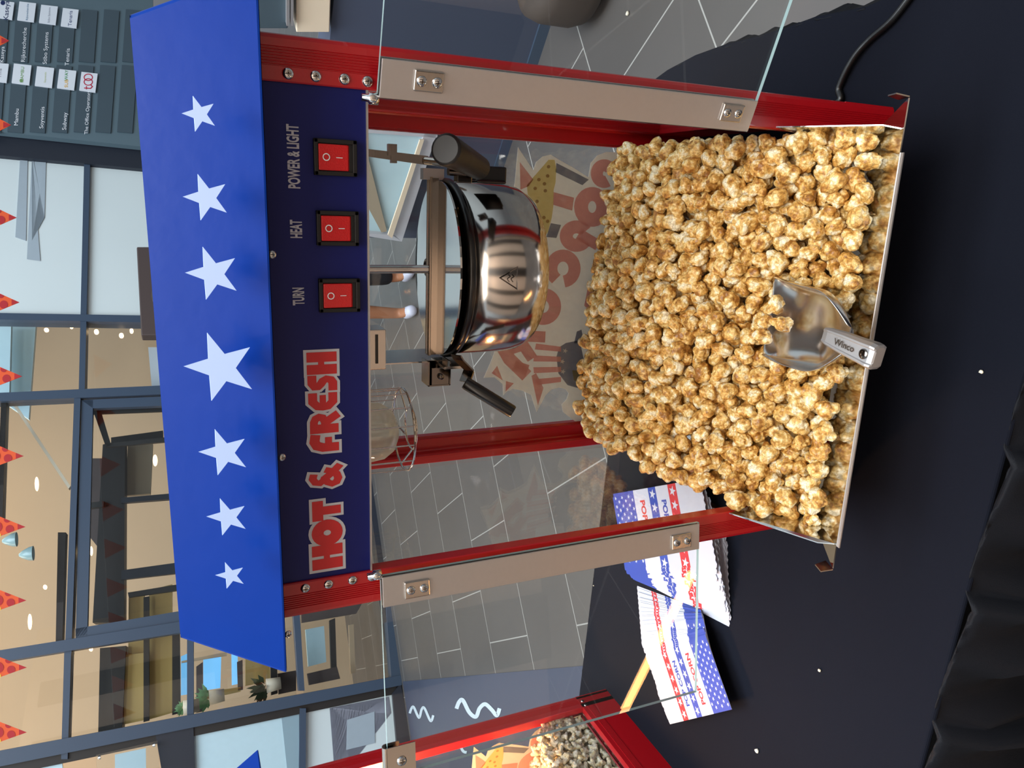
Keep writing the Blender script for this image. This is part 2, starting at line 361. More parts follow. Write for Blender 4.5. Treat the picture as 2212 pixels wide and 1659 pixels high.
# facade plane along the far side
F0 = at(865, 1474, 'Z', FZ); FN = -E2
def fp(px, py, off=0): return onpl(px, py, F0+FN*off, FN)
def fbox(mb, q, off0, off1, mi=0): mb.hexa([fp(*p, off0) for p in q], [fp(*p, off1) for p in q], mi)
def fquad(mb, q, off0, th, mi=0):   # true box: front outline at off0, pushed straight back
    a = [fp(*p, off0) for p in q]; mb.hexa(a, [p-FN*th for p in a], mi)
def bar(x0, y0, x1, y1, hw): # bar centre line between pixels, half width px, widened along the picture normal
    d = Vector((x1-x0, y1-y0)).normalized(); n = Vector((-d.y, d.x))*hw
    return [(x0+n.x, y0+n.y), (x0-n.x, y0-n.y), (x1-n.x, y1-n.y), (x1+n.x, y1+n.y)]
# structural frame members, each its own trim
nt_ = 2
def member(q, off=.04, th=.14, m='frame'):
    global nt_
    mb = MB(); fquad(mb, q, off, th); tag(mb.build('trim_%d' % nt_, M[m]), kind='structure'); nt_ += 1
member([(-60, 675), (800, 690), (800, 706), (-60, 689)])
member([(-60, 851), (810, 812), (812, 832), (-60, 869)])
member([(-60, 1414), (400, 1341), (400, 1365), (-60, 1440)], .05)
member([(-60, 1633), (870, 1458), (868, 1480), (540, 1552), (-60, 1668)], .06) if False else member([(-60, 1633), (868, 1458), (868, 1480), (-60, 1668)], .06)
member([(-60, 283), (790, 366), (790, 410), (-60, 330)], .05, .2, 'dframe')
member([(182, 330), (170, 845), (183, 845), (195, 330)], .035)
member([(160, 860), (140, 1410), (154, 1412), (174, 860)], .035)
member([(139, 1395), (132, 1640), (146, 1640), (154, 1395)], .035)
member([(404, 1360), (404, 1545), (418, 1545), (418, 1360)], .035)
member([(632, 1300), (646, 1492), (658, 1492), (646, 1300)], .035)
member([(829, 1240), (846, 1470), (868, 1480), (848, 1240)], .05)
member([(848, 1498), (862, 1660), (900, 1670), (866, 1476)], .05, .14, 'dframe')
member([(648, 1530), (646, 1670), (660, 1670), (661, 1530)], .045)
member([(335, 1580), (350, 1670), (421, 1670), (418, 1572)], .03, .1, 'dframe')
member([(-60, 1660), (870, 1478), (870, 1496), (-60, 1690)], .02, .1, 'blackframe')
member([(125, 1150), (120, 1400), (134, 1402), (142, 1150)], .0, .1, 'blackframe')
member([(2, 868), (-8, 1150), (4, 1150), (14, 868)], .0, .1, 'blackframe')
member([(806, 366), (848, 1245), (866, 1245), (822, 366)], .04)
# base sill in front of the left panes, continuing to the floor
# window panes (structure): each a thin pane of its own
nw = 1
def pane(q, m='wglass', off=0, th=.02):
    global nw
    mb = MB(); mb.prism([fp(*p, off) for p in q], -FN*th); tag(mb.build('window_%d' % nw, M[m]), kind='structure'); nw += 1
pane([(-60, 325), (-60, 680), (176, 680), (190, 338)], 'frost')
pane([(190, 345), (178, 680), (790, 692), (780, 404)], 'frost')
pane([(-60, 688), (-60, 855), (170, 848), (176, 690)])
pane([(178, 690), (176, 846), (806, 818), (800, 704)])
pane([(-60, 866), (-60, 1415), (142, 1386), (164, 862)])
pane([(-60, 1438), (-60, 1635), (138, 1598), (140, 1402)])
pane([(152, 1400), (148, 1598), (406, 1549), (406, 1362)])
pane([(416, 1360), (416, 1548), (640, 1502), (636, 1310)])
pane([(648, 1300), (656, 1498), (850, 1458), (836, 1240)])
pane([(170, 862), (160, 1384), (400, 1342), (640, 1300), (812, 1240), (812, 832)])
pane([(418, 1588), (420, 1670), (650, 1670), (648, 1540)], 'frostb')
pane([(660, 1536), (660, 1670), (866, 1670), (850, 1498)], 'frost')
pane([(-60, 1685), (-60, 1720), (140, 1700), (133, 1638)], 'frostb')
# prints on the frosted panes, and a reflection painted as grey ribbons
mb = MB(); fquad(mb, [(44, 330), (33, 512), (56, 520), (60, 330)], .006, .004); fquad(mb, [(69, 330), (69, 520), (58, 560), (87, 564), (96, 470), (100, 330)], .006, .004)
tag(mb.build('window_decal', M['frost2']), 'tall grey ribbon-like reflection painted on the frosted pane beside the directory board', 'window decal')
mb = MB(); fquad(mb, [(750, 1555), (748, 1620), (810, 1605), (809, 1537)], .006, .004)
tag(mb.build('window_decal', M['frost2']), 'dark grey square print on the low left frosted pane', 'window decal')
mb = MB(); fquad(mb, [(712, 1530), (722, 1660), (752, 1660), (752, 1560), (810, 1540), (845, 1540), (840, 1505), (720, 1528)], .003, .002)
tag(mb.build('window_decal', mat('lilac_grey_film', (150, 154, 168), .4)), 'pale lilac print around the dark square on the low left pane', 'window decal')
mb = MB(); fquad(mb, [(608, 1549), (620, 1660), (646, 1660), (646, 1541)], .006, .004)
tag(mb.build('window_decal', mat('blue_grey_film', (136, 162, 174), .4)), 'blue grey vertical band printed on the pale low pane', 'window decal')
# plain facade body behind/below
mb = MB(); a = [gp(-4, 0, FZ), gp(6.5, 0, FZ), gp(6.5, 0, FZ+.05), gp(-4, 0, FZ+.05)]
a = [p+E2*(F0.dot(E2)-.02) for p in a]; mb.hexa(a, [p+E2*.2 for p in a]); tag(mb.build('trim_%d' % nt_, M['dframe']), kind='structure'); nt_ += 1
# lobby interior behind the glass
def ip(px, py, off): return fp(px, py, -off)
def iquad(mb, q, off, th=.05, mi=0): a = [ip(*p, off) for p in q]; mb.hexa(a, [p-FN*th for p in a], mi)
fb = F0.dot(E2)
mb = MB(); a = [gp(-5, fb+2.6, FZ), gp(8, fb+2.6, FZ), gp(8, fb+2.6, 4.6), gp(-5, fb+2.6, 4.6)]; mb.hexa(a, [p+E2*.1 for p in a]); tag(mb.build('wall_back', M['tan']), kind='structure')
mb = MB(); a = [gp(-5, fb+.15, 4.5), gp(8, fb+.15, 4.5), gp(8, fb+2.6, 4.5), gp(-5, fb+2.6, 4.5)]; mb.hexa(a, [p+Vector((0, 0, .1)) for p in a]); tag(mb.build('ceiling', M['tan3']), kind='structure')
for (ex, pw) in ((-2.6, 62), (-.2, 62), (2.2, 62)):
    c = gp(ex, fb+1.3, 4.35); l = area('lobby_downlight', c, c-Vector((0, 0, 1))+E2*.25, 1.6, pw, (1, .85, .66))
def inner(name, q, off, m, label, cat, th=.06, group=None):
    mb = MB(); iquad(mb, q, off, th); return tag(mb.build(name, M[m]), label, cat, group)
inner('interior_column', [(222, 960), (200, 1345), (268, 1345), (270, 950)], .5, 'blackframe', 'broad black column behind the open casement window', 'column', .2)
inner('interior_column', [(216, 1400), (212, 1584), (264, 1572), (272, 1395)], .5, 'blackframe', 'broad black column seen in the pane below the casement', 'column', .2)
inner('dark_beam', [(240, 945), (240, 958), (352, 945), (352, 930)], .45, 'blackframe', 'thin black horizontal beam crossing behind the casement top', 'beam')
inner('dark_beam', [(262, 1075), (262, 1086), (368, 1078), (368, 1066)], .45, 'dframe', 'upper black transom behind the casement', 'beam')
inner('dark_beam', [(262, 1232), (262, 1252), (386, 1238), (384, 1215)], .45, 'dframe', 'lower black transom behind the casement', 'beam')
inner('dark_beam', [(190, 1086), (190, 1098), (224, 1094), (224, 1082)], .45, 'blackframe', 'short black transom left of the broad column', 'beam')
inner('dark_beam', [(276, 1280), (278, 1290), (386, 1275), (386, 1262)], .42, 'blackframe', 'black window rail below the lower transom', 'beam')
inner('wall_panel', [(198, 990), (192, 1085), (222, 1083), (224, 990)], .7, 'brown', 'brown wall panel left of the black column', 'wall panel')
inner('wall_panel', [(196, 1098), (194, 1160), (218, 1190), (222, 1095)], .7, 'brown', 'brown slanted wall panel below the short transom', 'wall panel')
inner('wall_panel', [(276, 960), (272, 1070), (325, 1066), (330, 958)], .7, 'tan3', 'grey beige wall panel behind the casement', 'wall panel')
inner('wall_panel', [(278, 1290), (276, 1480), (312, 1470), (312, 1280)], .6, 'tan2', 'yellow wall panel next to the broad column', 'wall panel')
inner('wall_panel', [(322, 1275), (320, 1555), (372, 1540), (372, 1262)], .6, 'tan2', 'wide yellow wall panel beside the narrow black post', 'wall panel')
inner('wall_panel', [(268, 1415), (268, 1565), (311, 1556), (311, 1410)], .55, 'tan2', 'lower yellow wall panel between black posts', 'wall panel')
inner('interior_post', [(310, 1290), (310, 1560), (322, 1557), (322, 1288)], .5, 'blackframe', 'narrow black post between the yellow panels', 'post')
inner('interior_post', [(372, 1340), (372, 1545), (390, 1540), (388, 1340)], .5, 'blackframe', 'black post at the right of the wide yellow panel', 'post')
inner('interior_post', [(424, 1440), (424, 1540), (439, 1537), (438, 1430)], .4, 'brown', 'dark post in the pane with the plants', 'post')
inner('interior_post', [(584, 1400), (586, 1502), (600, 1498), (598, 1396)], .4, 'blackframe', 'black post behind the potted plant', 'post')
inner('interior_post', [(512, 1430), (514, 1492), (525, 1490), (524, 1425)], .5, 'brown', 'brown post beside the bright far windows', 'post')
inner('far_window', [(391, 1418), (391, 1502), (404, 1500), (404, 1412)], .6, 'skyw', 'narrow bright blue far window at the pane edge', 'window')
inner('far_window', [(439, 1425), (439, 1492), (476, 1486), (478, 1418)], .8, 'skyw', 'largest bright blue far window through the lobby', 'window')
inner('far_window', [(500, 1412), (501, 1480), (515, 1477), (513, 1408)], .8, 'skyw', 'slim bright blue far window right of the largest one', 'window')
inner('ceiling_beam', [(392, 1428), (392, 1432), (490, 1416), (490, 1408)], .45, 'tan', 'orange-lit beam above the far windows', 'beam')
inner('wall_panel', [(440, 1495), (440, 1512), (520, 1494), (520, 1484)], .5, 'tan2', 'yellow ledge below the bright far windows', 'wall panel')
inner('wall_panel', [(530, 1400), (530, 1482), (584, 1470), (582, 1390)], .7, 'tan2', 'yellow wall behind the potted plant', 'wall panel')
inner('lobby_desk', [(600, 1455), (602, 1500), (640, 1492), (640, 1448)], .5, 'brown', 'dark brown desk edge behind the low window', 'desk')
inner('far_window', [(660, 1360), (666, 1440), (705, 1430), (700, 1352)], .8, 'frostb', 'greyish bright window in the pane beside the popcorn machine post', 'window')
inner('interior_post', [(712, 1340), (716, 1462), (728, 1460), (724, 1335)], .5, 'blackframe', 'dark post beside the greyish bright window', 'post')
inner('interior_post', [(754, 1350), (758, 1455), (768, 1453), (764, 1348)], .5, 'tan', 'tan post near the right end of the low pane', 'post')
inner('lobby_desk', [(664, 1455), (668, 1480), (735, 1466), (728, 1440)], .3, 'brown', 'brown desk behind the pane beside the popcorn machine', 'desk')
inner('wall_panel', [(650, 1300), (652, 1345), (770, 1325), (790, 1290)], .7, 'brown', 'dark slanted bulkhead over the greyish bright window', 'wall panel')
inner('stair_rail', [(26, 872), (34, 872), (152, 1050), (148, 1056)], .25, 'cream', 'pale diagonal stair edge behind the upper pane', 'stair')
inner('wall_panel', [(-20, 690), (-20, 850), (62, 905), (78, 692)], .6, 'frostb', 'pale blue wall section behind the upper pane', 'wall panel')
inner('wall_panel', [(-40, 700), (-40, 880), (20, 850), (24, 700)], .4, 'frostb', 'pale blue strip at the picture edge behind the upper pane', 'wall panel')
inner('hinged_speaker', [(320, 750), (328, 838), (352, 838), (344, 750)], .3, 'white', 'white box hanging behind the canopy-side pane', 'box')
# open casement inside its frame
cw = empty('casement_window', ip(175, 1100, 0)); tag(cw, 'dark framed casement with its top sash tilted open behind the blue canopy', 'window')
def cw_part(name, quads, off, m, th=.06):
    mb = MB()
    for q in quads: iquad(mb, q, off, th)
    o = mb.build(name, M[m], None); o.parent = cw; o.matrix_parent_inverse = Matrix.Translation(-cw.location); return o
cw_part('window_frame', [[(176, 864), (163, 1388), (188, 1385), (201, 864)], [(176, 864), (201, 882), (360, 876), (360, 856)], [(163, 1358), (163, 1384), (400, 1342), (400, 1318)]], -.02, 'frame')
cw_part('sash', [[(200, 882), (200, 894), (360, 888), (360, 876)], [(202, 890), (228, 964), (240, 962), (218, 888)], [(228, 958), (230, 966), (362, 954), (362, 944)]], .1, 'blackframe', .03)
# ceiling spots
for i, (px, py, rx, ry) in enumerate([(79, 1045, 4, 15), (64, 1343, 4, 17), (197, 1190, 3, 10), (335, 994, 5, 12), (184, 708, 5, 5), (208, 716, 5, 5), (154, 704, 4, 5), (262, 724, 5, 5), (284, 714, 4, 5), (100, 712, 5, 4), (97, 1268, 4, 5), (196, 1402, 4, 5)]):
    mb = MB(); a = [ip(px+rx*math.cos(t), py+ry*math.sin(t), .2) for t in [2*PI*k/16 for k in range(16)]]; mb.prism(a, -FN*.02)
    tag(mb.build('ceiling_spotlight', M['lampw']), ['glowing oval downlight on the tan wall behind the tall upper pane', 'glowing oval downlight nearest the bunting behind the tall upper pane', 'small glowing downlight left of the black column', 'glowing downlight behind the open casement beside the canopy'][i] if i < 4 else 'tiny glowing ceiling spot of the lobby seen through the upper panes', 'light', None if i < 4 else 'tiny lobby ceiling spots')
# glass wall lamps of the lobby
for i, (px, py) in enumerate([(36, 1165), (72, 1195)]):
    mb = MB(); c = ip(px, py, .2); mb.lathe([(.012, .1), (.03, .08), (.055, .03), (.06, 0)], c, 20); 
    tag(mb.build('wall_lamp', M['gedge']), ['clear glass pendant shade next to the bunting', 'small glass pendant shade under the larger one'][i], 'lamp')
# potted plants
def plant(name, px, py, off, r, m, label, n=46):
    c = ip(px, py, off); mb = MB()
    for i in range(n):
        d = Vector((random.uniform(-1, 1), random.uniform(-.6, .6), random.uniform(.1, 1.3))).normalized()*r*random.uniform(.5, 1); t = d.cross(Vector((0, 1, .3))).normalized()*r*.12
        mb.add([c+d*.2, c+d*.6+t, c+d, c+d*.6-t], [(0, 1, 2, 3)])
    p = empty(name, c); tag(p, label, 'plant')
    o = mb.build('foliage', M[m]); o.parent = p; o.matrix_parent_inverse = Matrix.Translation(-c)
    mb = MB(); mb.lathe([(0, -.12), (.05, -.12), (.06, 0), (.0, 0)], c, 16); o = mb.build('pot', M['cream']); o.parent = p; o.matrix_parent_inverse = Matrix.Translation(-c)
plant('potted_plant', 575, 1482, .25, .17, 'green', 'dark leafy potted plant on the ledge inside the low window')
plant('potted_plant', 452, 1508, .3, .14, 'greenl', 'light green plant at the lower left corner inside the window')
plant('potted_plant', 396, 1530, .16, .08, 'greenl', 'small pale green plant beside the narrow far window')
# brown panel in front of the frosted panes
mb = MB(); fquad(mb, [(295, 533), (305, 724), (352, 724), (340, 533)], .25, .12); tag(mb.build('wall_speaker', M['brown'], bevel=.01), 'dark brown box mounted in front of the frosted panes beside the canopy', 'speaker')
# plexiglass notice
nb = empty('notice_holder', fp(275, 1640, .06)); tag(nb, 'clear plexiglass notice holder with a pale blue card on the dark post', 'sign')
def nbp(name, f, m):
    mb = MB(); f(mb); o = mb.build(name, M[m]); o.parent = nb; o.matrix_parent_inverse = Matrix.Translation(-nb.location); return o
nbp('cover', lambda m_: fquad(m_, [(207, 1631), (340, 1600), (348, 1700), (212, 1700)], .075, .01), 'wglass')
nbp('card', lambda m_: fquad(m_, [(248, 1630), (315, 1616), (316, 1700), (249, 1700)], .055, .004), 'frostb')
nbp('corner_bolt', lambda m_: m_.lathe([(0, .02), (.012, .015), (.014, 0)], fp(217, 1636, .085), 12), 'steel')
nbp('corner_bolt', lambda m_: m_.lathe([(0, .02), (.012, .015), (.014, 0)], fp(335, 1609, .085), 12), 'steel')

# directory board
BO = .12
db = empty('directory_board', fp(150, 150, BO)); tag(db, 'slate grey company directory board with white logo tiles', 'sign')
def bp_(px, py, off=0): return fp(px, py, BO+off)
def dbp(name, mb, m, par=None):
    o = mb.build(name, m); o.parent = par or db; o.matrix_parent_inverse = Matrix.Translation(-db.location); return o
mb = MB(); a = [bp_(*p) for p in [(-160, -160), (330, -160), (330, 319), (-160, 268)]]; mb.hexa(a, [p-FN*.06 for p in a]); dbp('backboard', mb, M['board'])
rows = []
for k in range(-1, 6):      # slats, each holds a logo plate and a name
    for col_ in (0, 1):
        y0, y1 = ((-160, 138) if col_ == 0 else (134, 290))
        def edge(y, k=k): return 25.5+48*(k)+(-.072*(y-150)) + (0 if k < 3 else -1*(k-2))
        a0, a1 = (y0+6, y1-6); 
        if col_ == 0: a0 = 20
        q = [(edge(a0), a0), (edge(a1), a1), (edge(a1)+33, a1+3), (edge(a0)+33, a0+3)]
        mb = MB(); a = [bp_(*p, .012) for p in q]; mb.hexa(a, [p-FN*.012 for p in a]); o = dbp('name_row', mb, M['slat'])
tiles = [((-4, 1), (28, 40), 'Kaseya', 'r0', (20, 40, 90)), ((39, 3), (75, 45), 'Rijksrecherche', '', (90, 130, 160)), ((86, 10), (122, 51), 'Stibo Systems', '', (150, 156, 170)), ((133, 17), (167, 58), 'Tenaris', '', (90, 100, 140)),
         ((-22, 134), (16, 176), 'rms', '', (150, 150, 160)), ((27, 137), (65, 181), 'MAMBU', 'mambu', (130, 170, 110)), ((77, 143), (114, 187), 'Soyventis', '', (190, 200, 140)), ((125, 149), (162, 192), 'SUBWAY', 'sub', (60, 150, 80)), ((173, 155), (208, 197), 'too', 'too', (190, 20, 60))]
names = [(5, 118, 'Kaseya'), (52, 97, 'Rijksrecherche'), (99, 104, 'Stibo Systems'), (146, 123, 'Tenaris'), (36, 253, 'Mambu'), (91, 254, 'Soyventis'), (140, 262, 'Subway'), (189, 243, 'The Office Operators')]
def ptxt(mb, body, cx, cy, size, off, mi=0, tilt=.06):
    # text reads upward in the picture; size in picture pixels
    addtext(mb, body, size, lambda x, y: bp_(cx-y+tilt*x*1.0, cy-x, off), .0, mi)
for (a0, a1, nm, kind, colr) in tiles:
    q = [(a0[0]+3, a0[1]), (a1[0]+3, a0[1]+4), (a1[0]-2, a1[1]+2), (a0[0]-2, a1[1]-3)]
    mb = MB(); a = [bp_(*p, .025) for p in q]; mb.hexa(a, [p-FN*.013 for p in a]); t = dbp('logo_plate', mb, M['white'])
    mc = mat('logo_ink_'+nm.replace(' ', '_').lower(), colr, .5); mb = MB(); cx, cyy = (a0[0]+a1[0])/2, (a0[1]+a1[1])/2
    if kind == 'too':
        for yy in (cyy-9, cyy+1): stroke(mb, [(cx+9*math.cos(t_), yy+7*math.sin(t_)) for t_ in [2*PI*k/20 for k in range(21)]], .9, lambda x, y: bp_(x, y, .027), 0)
        stroke(mb, [(cx-9, cyy+14), (cx+5, cyy+15), (cx+9, cyy+11), (cx+5, cyy+7)], 1.0, lambda x, y: bp_(x, y, .027)); stroke(mb, [(cx-4, cyy+17), (cx-4, cyy+10)], .9, lambda x, y: bp_(x, y, .027))
    elif kind == 'sub':
        ptxt(mb, 'WAY', cx, cyy-8, 10, .027); mb2 = MB(); ptxt(mb2, 'SUB', cx, cyy+10, 10, .027); o = dbp('logo', mb2, mat('logo_ink_yellow', (235, 180, 40), .5))
    else:
        ptxt(mb, nm, cx+2, cyy+2, {'Kaseya': 15, 'MAMBU': 10, 'Tenaris': 11, 'rms': 12}.get(nm, 6), .027)
        if kind == 'r0': mb.add([bp_(*p, .027) for p in circ((6, 6), 5, 12)], [tuple(range(12))])
        if kind == 'mambu': mb.add([bp_(*p, .027) for p in circ((cx, 174), 4, 12)], [tuple(range(12))])
    dbp('logo', mb, mc)
for (x, y, nm) in names:
    mb = MB(); ptxt(mb, nm, x, y, 10.6 if nm.startswith('The') else 12.5, .016); dbp('name_lettering', mb, M['wtxt'])

# bunting
BU = 2.6
bt = empty('bunting', fp(-60, 800, BU)); tag(bt, 'string of orange pennants with dark red dots hanging across the hall', 'bunting')
def bup(x, y, o_=0): return fp(x, y, BU+o_)
mb = MB(); mb.tube([bup(-62, 100), bup(-62, 500), bup(-60, 900), bup(-60, 1300), bup(-62, 1659)], .002, 6); o = mb.build('string', M['wtxt']); o.parent = bt; o.matrix_parent_inverse = Matrix.Translation(-bt.location)
for i, (tx, ty) in enumerate([(20, 88), (24, 270), (36, 470), (42, 653), (48, 813), (51, 985), (55, 1138), (57, 1297), (58, 1442), (58, 1582)]):
    mb = MB(); B0, B1 = (-60, ty-46), (-60, ty+42); a = [bup(tx, ty), bup(*B0), bup(*B1)]; mb.prism(a, -FN*.002, 0)
    def inside(x): # half width at x
        return 44*(tx-x)/(tx+60.)
    for (x, dy, r) in ((tx-11, 0, 0), (tx-34, 5, 9), (tx-40, -16, 7), (tx-62, 0, 12), (tx-80, 18, 8)):
        if r == 0: mb.add([bup(tx, ty, .001), bup(tx-17, ty-6.5, .001), bup(tx-17, ty+6, .001)], [(0, 1, 2)], 1)
        else:
            P = [(p[0], ty+max(-inside(p[0]), min(inside(p[0])*.95, p[1]))) for p in circ((x, dy), r, 16)]
            mb.add([bup(*p, .001) for p in P], [tuple(range(16))], 1)
    if 1 <= i-5: mb.add([bup(-4, ty+20, .0012), bup(2, ty+14, .0012), bup(2, ty+20, .0012), bup(-4, ty+26, .0012)], [(0, 1, 2, 3)], 2)
    o = mb.build('pennant', [M['orange'], M['pred'], M['pyel']]); o.parent = bt; o.matrix_parent_inverse = Matrix.Translation(-bt.location)

# slate-blue low wall on the right, white cabinet frames on it
wp = [at(1205, 0, 'Z', FZ), at(1060, 440, 'Z', FZ)]; wd = (wp[1]-wp[0]).normalized(); wnrm = Vector((wd.y, -wd.x, 0));
if wnrm.dot(CAM-wp[0]) < 0: wnrm = -wnrm
def wpl(px, py, off=0): return onpl(px, py, wp[0]+wnrm*off, wnrm)
ztop = wpl(715, 60).z
p_l = wp[1]+wd*.25; p_r = wp[0]-wd*1.4
mb = MB(); a = [p_r, p_l, Vector((p_l.x, p_l.y, ztop)), Vector((p_r.x, p_r.y, ztop))]; mb.hexa(a, [p-wnrm*.25 for p in a]); 
tag(mb.build('wall_right', M['wallb']), kind='structure')
mb = MB(); a = [p_r+wnrm*.012, p_l+wnrm*.012, p_l+wnrm*.012+Vector((0, 0, .05)), p_r+wnrm*.012+Vector((0, 0, .05))]; mb.hexa(a, [p-wnrm*.012 for p in a]); tag(mb.build('baseboard_right', M['frame']), kind='structure')
mb = MB(); q = [(640, -60), (640, 70), (712, 70), (716, -60)]; a = [wpl(*p, .03) for p in q]; mb.hexa(a, [p-wnrm*.2 for p in a]); 
tag(mb.build('counter_top_board', M['cream'], bevel=.004), 'cream board edge above the slate wall right of the red post', 'board')
mb = MB(); q = [(552, -60), (552, 62), (622, 62), (622, -60)]; a = [wpl(*p, .02) for p in q]; mb.hexa(a, [p-wnrm*.15 for p in a]); 
tag(mb.build('equipment_box', M['slat'], bevel=.004), 'dark grey equipment box above the cream board at the upper right', 'box')
mb = MB(); 
for x in (619, 628): q = [(x, -60), (x, 56), (x+6, 56), (x+6, -60)]; a = [wpl(*p, .05) for p in q]; mb.hexa(a, [p-wnrm*.03 for p in a])
tag(mb.build('metal_rail', M['alu']), 'pair of pale metal rails between the dark box and the cream board', 'rail')
# white framed display case seen through the back of the machine
dc = empty('display_case', wpl(870, 400, .06)); tag(dc, 'white framed glass display case seen through the machine right of the shaft', 'cabinet')
def dcp(name, quads, off, m, th=.03):
    mb = MB()
    for q in quads: a = [wpl(*p, off) for p in q]; mb.hexa(a, [p-wnrm*th for p in a])
    o = mb.build(name, M[m]); o.parent = dc; o.matrix_parent_inverse = Matrix.Translation(-dc.location); return o
dcp('frame', [[(780, 508), (868, 522), (853, 508), (780, 503)], [(868, 522), (945, 285), (918, 285), (848, 508)], [(780, 270), (780, 286), (945, 298), (945, 274)]], .08, 'whitef', .06)
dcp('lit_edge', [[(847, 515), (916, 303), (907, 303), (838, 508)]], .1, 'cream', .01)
dcp('glass_pane', [[(780, 286), (780, 506), (842, 508), (915, 295)]], .06, 'frostb', .01)  # opaque pale blue: the reflection in the glass is painted in
dcp('shelf', [[(780, 280), (836, 500), (824, 502), (780, 420)]], .075, 'tan3', .01)

# dark stool partly in frame
c0 = at(1120, -10, 'Z', FZ+.45); c0.z = FZ; st = empty('pouf', c0); tag(st, 'low dark brown upholstered pouf cut off by the picture edge behind the right glass door', 'pouf')
c0 = at(1098, -14, 'Z', FZ+.18); c0 = at(1098, -14, 'Z', FZ+.18); gap = (c0-wp[0]).dot(wnrm); c0 = c0+wnrm*max(0, .225-gap)-wd*.27; st.location = (c0.x, c0.y, FZ)
mb = MB(); mb.lathe([(0, .27), (.14, .27), (.185, .25), (.2, .20), (.2, .09), (.185, .045), (.15, .03), (0, .03)], n=40); mb.build('seat', M['stool'], st)
mb = MB(); mb.lathe([(0, .03), (.13, .03), (.13, 0), (0, 0)], n=32); mb.build('plinth', M['blackm'], st)

# person far back, legs seen past the kettle shaft
pf = at(892, 632, 'Z', FZ)
pe = empty('person', (pf.x, pf.y, FZ), math.radians(20)); tag(pe, 'person in black clothes and white trainers standing far behind the machine', 'person')
def skin_body():
    J = {'pelvis': (0, 0, .95, .13), 'chest': (0, 0, 1.25, .15), 'neck': (0, .0, 1.48, .055), 'head': (0, -.02, 1.58, .08), 'crown': (0, -.01, 1.70, .085),
         'sl': (.19, 0, 1.40, .06), 'el': (.25, .02, 1.13, .045), 'wl': (.26, -.05, .88, .03), 'hl': (.26, -.07, .80, .035),
         'sr_': (-.19, 0, 1.40, .06), 'er': (-.25, .02, 1.13, .045), 'wr': (-.26, -.05, .88, .03), 'hr': (-.26, -.07, .80, .035),
         'hpl': (.1, 0, .88, .09), 'kl': (.12, -.02, .48, .06), 'al': (.12, .02, .09, .04), 'tl': (.13, -.14, .035, .035),
         'hpr': (-.1, 0, .88, .09), 'kr': (-.12, .03, .48, .06), 'ar': (-.14, .06, .09, .04), 'tr': (-.15, -.1, .035, .035)}
    E = [('pelvis', 'chest'), ('chest', 'neck'), ('neck', 'head'), ('head', 'crown'), ('chest', 'sl'), ('sl', 'el'), ('el', 'wl'), ('wl', 'hl'), ('chest', 'sr_'), ('sr_', 'er'), ('er', 'wr'), ('wr', 'hr'),
         ('pelvis', 'hpl'), ('hpl', 'kl'), ('kl', 'al'), ('al', 'tl'), ('pelvis', 'hpr'), ('hpr', 'kr'), ('kr', 'ar'), ('ar', 'tr')]
    return J, E
def skinned(name, J, E, root, m, parent, sub=2):
    keys = list(J); me = bpy.data.meshes.new(name); me.from_pydata([J[k][:3] for k in keys], [(keys.index(a), keys.index(b_)) for a, b_ in E], [])
    o = bpy.data.objects.new(name, me); C.objects.link(o); o.parent = parent
    md = o.modifiers.new('skin', 'SKIN'); md.use_smooth_shade = True
    for i, k in enumerate(keys):
        me.skin_vertices[0].data[i].radius = (J[k][3], J[k][3]); me.skin_vertices[0].data[i].use_root = (k == root)
    md = o.modifiers.new('sub', 'SUBSURF'); md.levels = sub; md.render_levels = sub; me.materials.append(m); return o
J, E_ = skin_body()
for s_, hk in ((1, 'hl'), (-1, 'hr')):      # five short fingers on each hand
    hx, hy, hz, _ = J[hk]
    for q in range(5):
        n1, n2 = hk+'f%d' % q, hk+'g%d' % q; dx = (q-1.5)*.016 if q < 4 else -.03
        L = (.045, .055, .052, .04, .03)[q]
        J[n1] = (hx+(dx*.2 if q < 4 else -s_*.012), hy+(dx if q < 4 else -.03), hz-.035-L*.4, .009); J[n2] = (hx-s_*.008, hy+(dx if q < 4 else -.042), hz-.035-L, .008)
        E_ += [(hk, n1), (n1, n2)]
body = skinned('body', J, E_, 'pelvis', M['skin'], pe)
grow = lambda ks, d: {k: (*J[k][:3], J[k][3]+d) for k in ks}
skinned('jumper', {**grow(['sl', 'el', 'sr_', 'er'], .025), 'chest': (0, 0, 1.25, .2), 'wl': (.258, -.04, .92, .045), 'wr': (-.258, -.04, .92, .045), 'pelvis': (0, 0, .98, .18), 'nk': (0, 0, 1.43, .07)},
        [('pelvis', 'chest'), ('chest', 'nk'), ('chest', 'sl'), ('sl', 'el'), ('el', 'wl'), ('chest', 'sr_'), ('sr_', 'er'), ('er', 'wr')], 'pelvis', M['trouser'], pe)
skinned('trousers', {**grow(['hpl', 'kl', 'hpr', 'kr'], .02), 'pelvis': (0, 0, .95, .145), 'al': (.12, .015, .13, .062), 'kr2': (-.125, .035, .38, .07)},
        [('pelvis', 'hpl'), ('hpl', 'kl'), ('kl', 'al'), ('pelvis', 'hpr'), ('hpr', 'kr'), ('kr', 'kr2')], 'pelvis', M['trouser'], pe)
for nm, k0, k1 in (('shoe', 'al', 'tl'), ('shoe', 'ar', 'tr')):
    a_, b_ = J[k0], J[k1]; skinned(nm, {'a': (a_[0], a_[1]+.02, .05, .05), 'b': (b_[0], b_[1]-.02, .045, .042)}, [('a', 'b')], 'a', M['shoe'], pe)
skinned('hair', {'a': (0, .0, 1.62, .09), 'b': (0, .01, 1.72, .09)}, [('a', 'b')], 'b', M['hair'], pe)
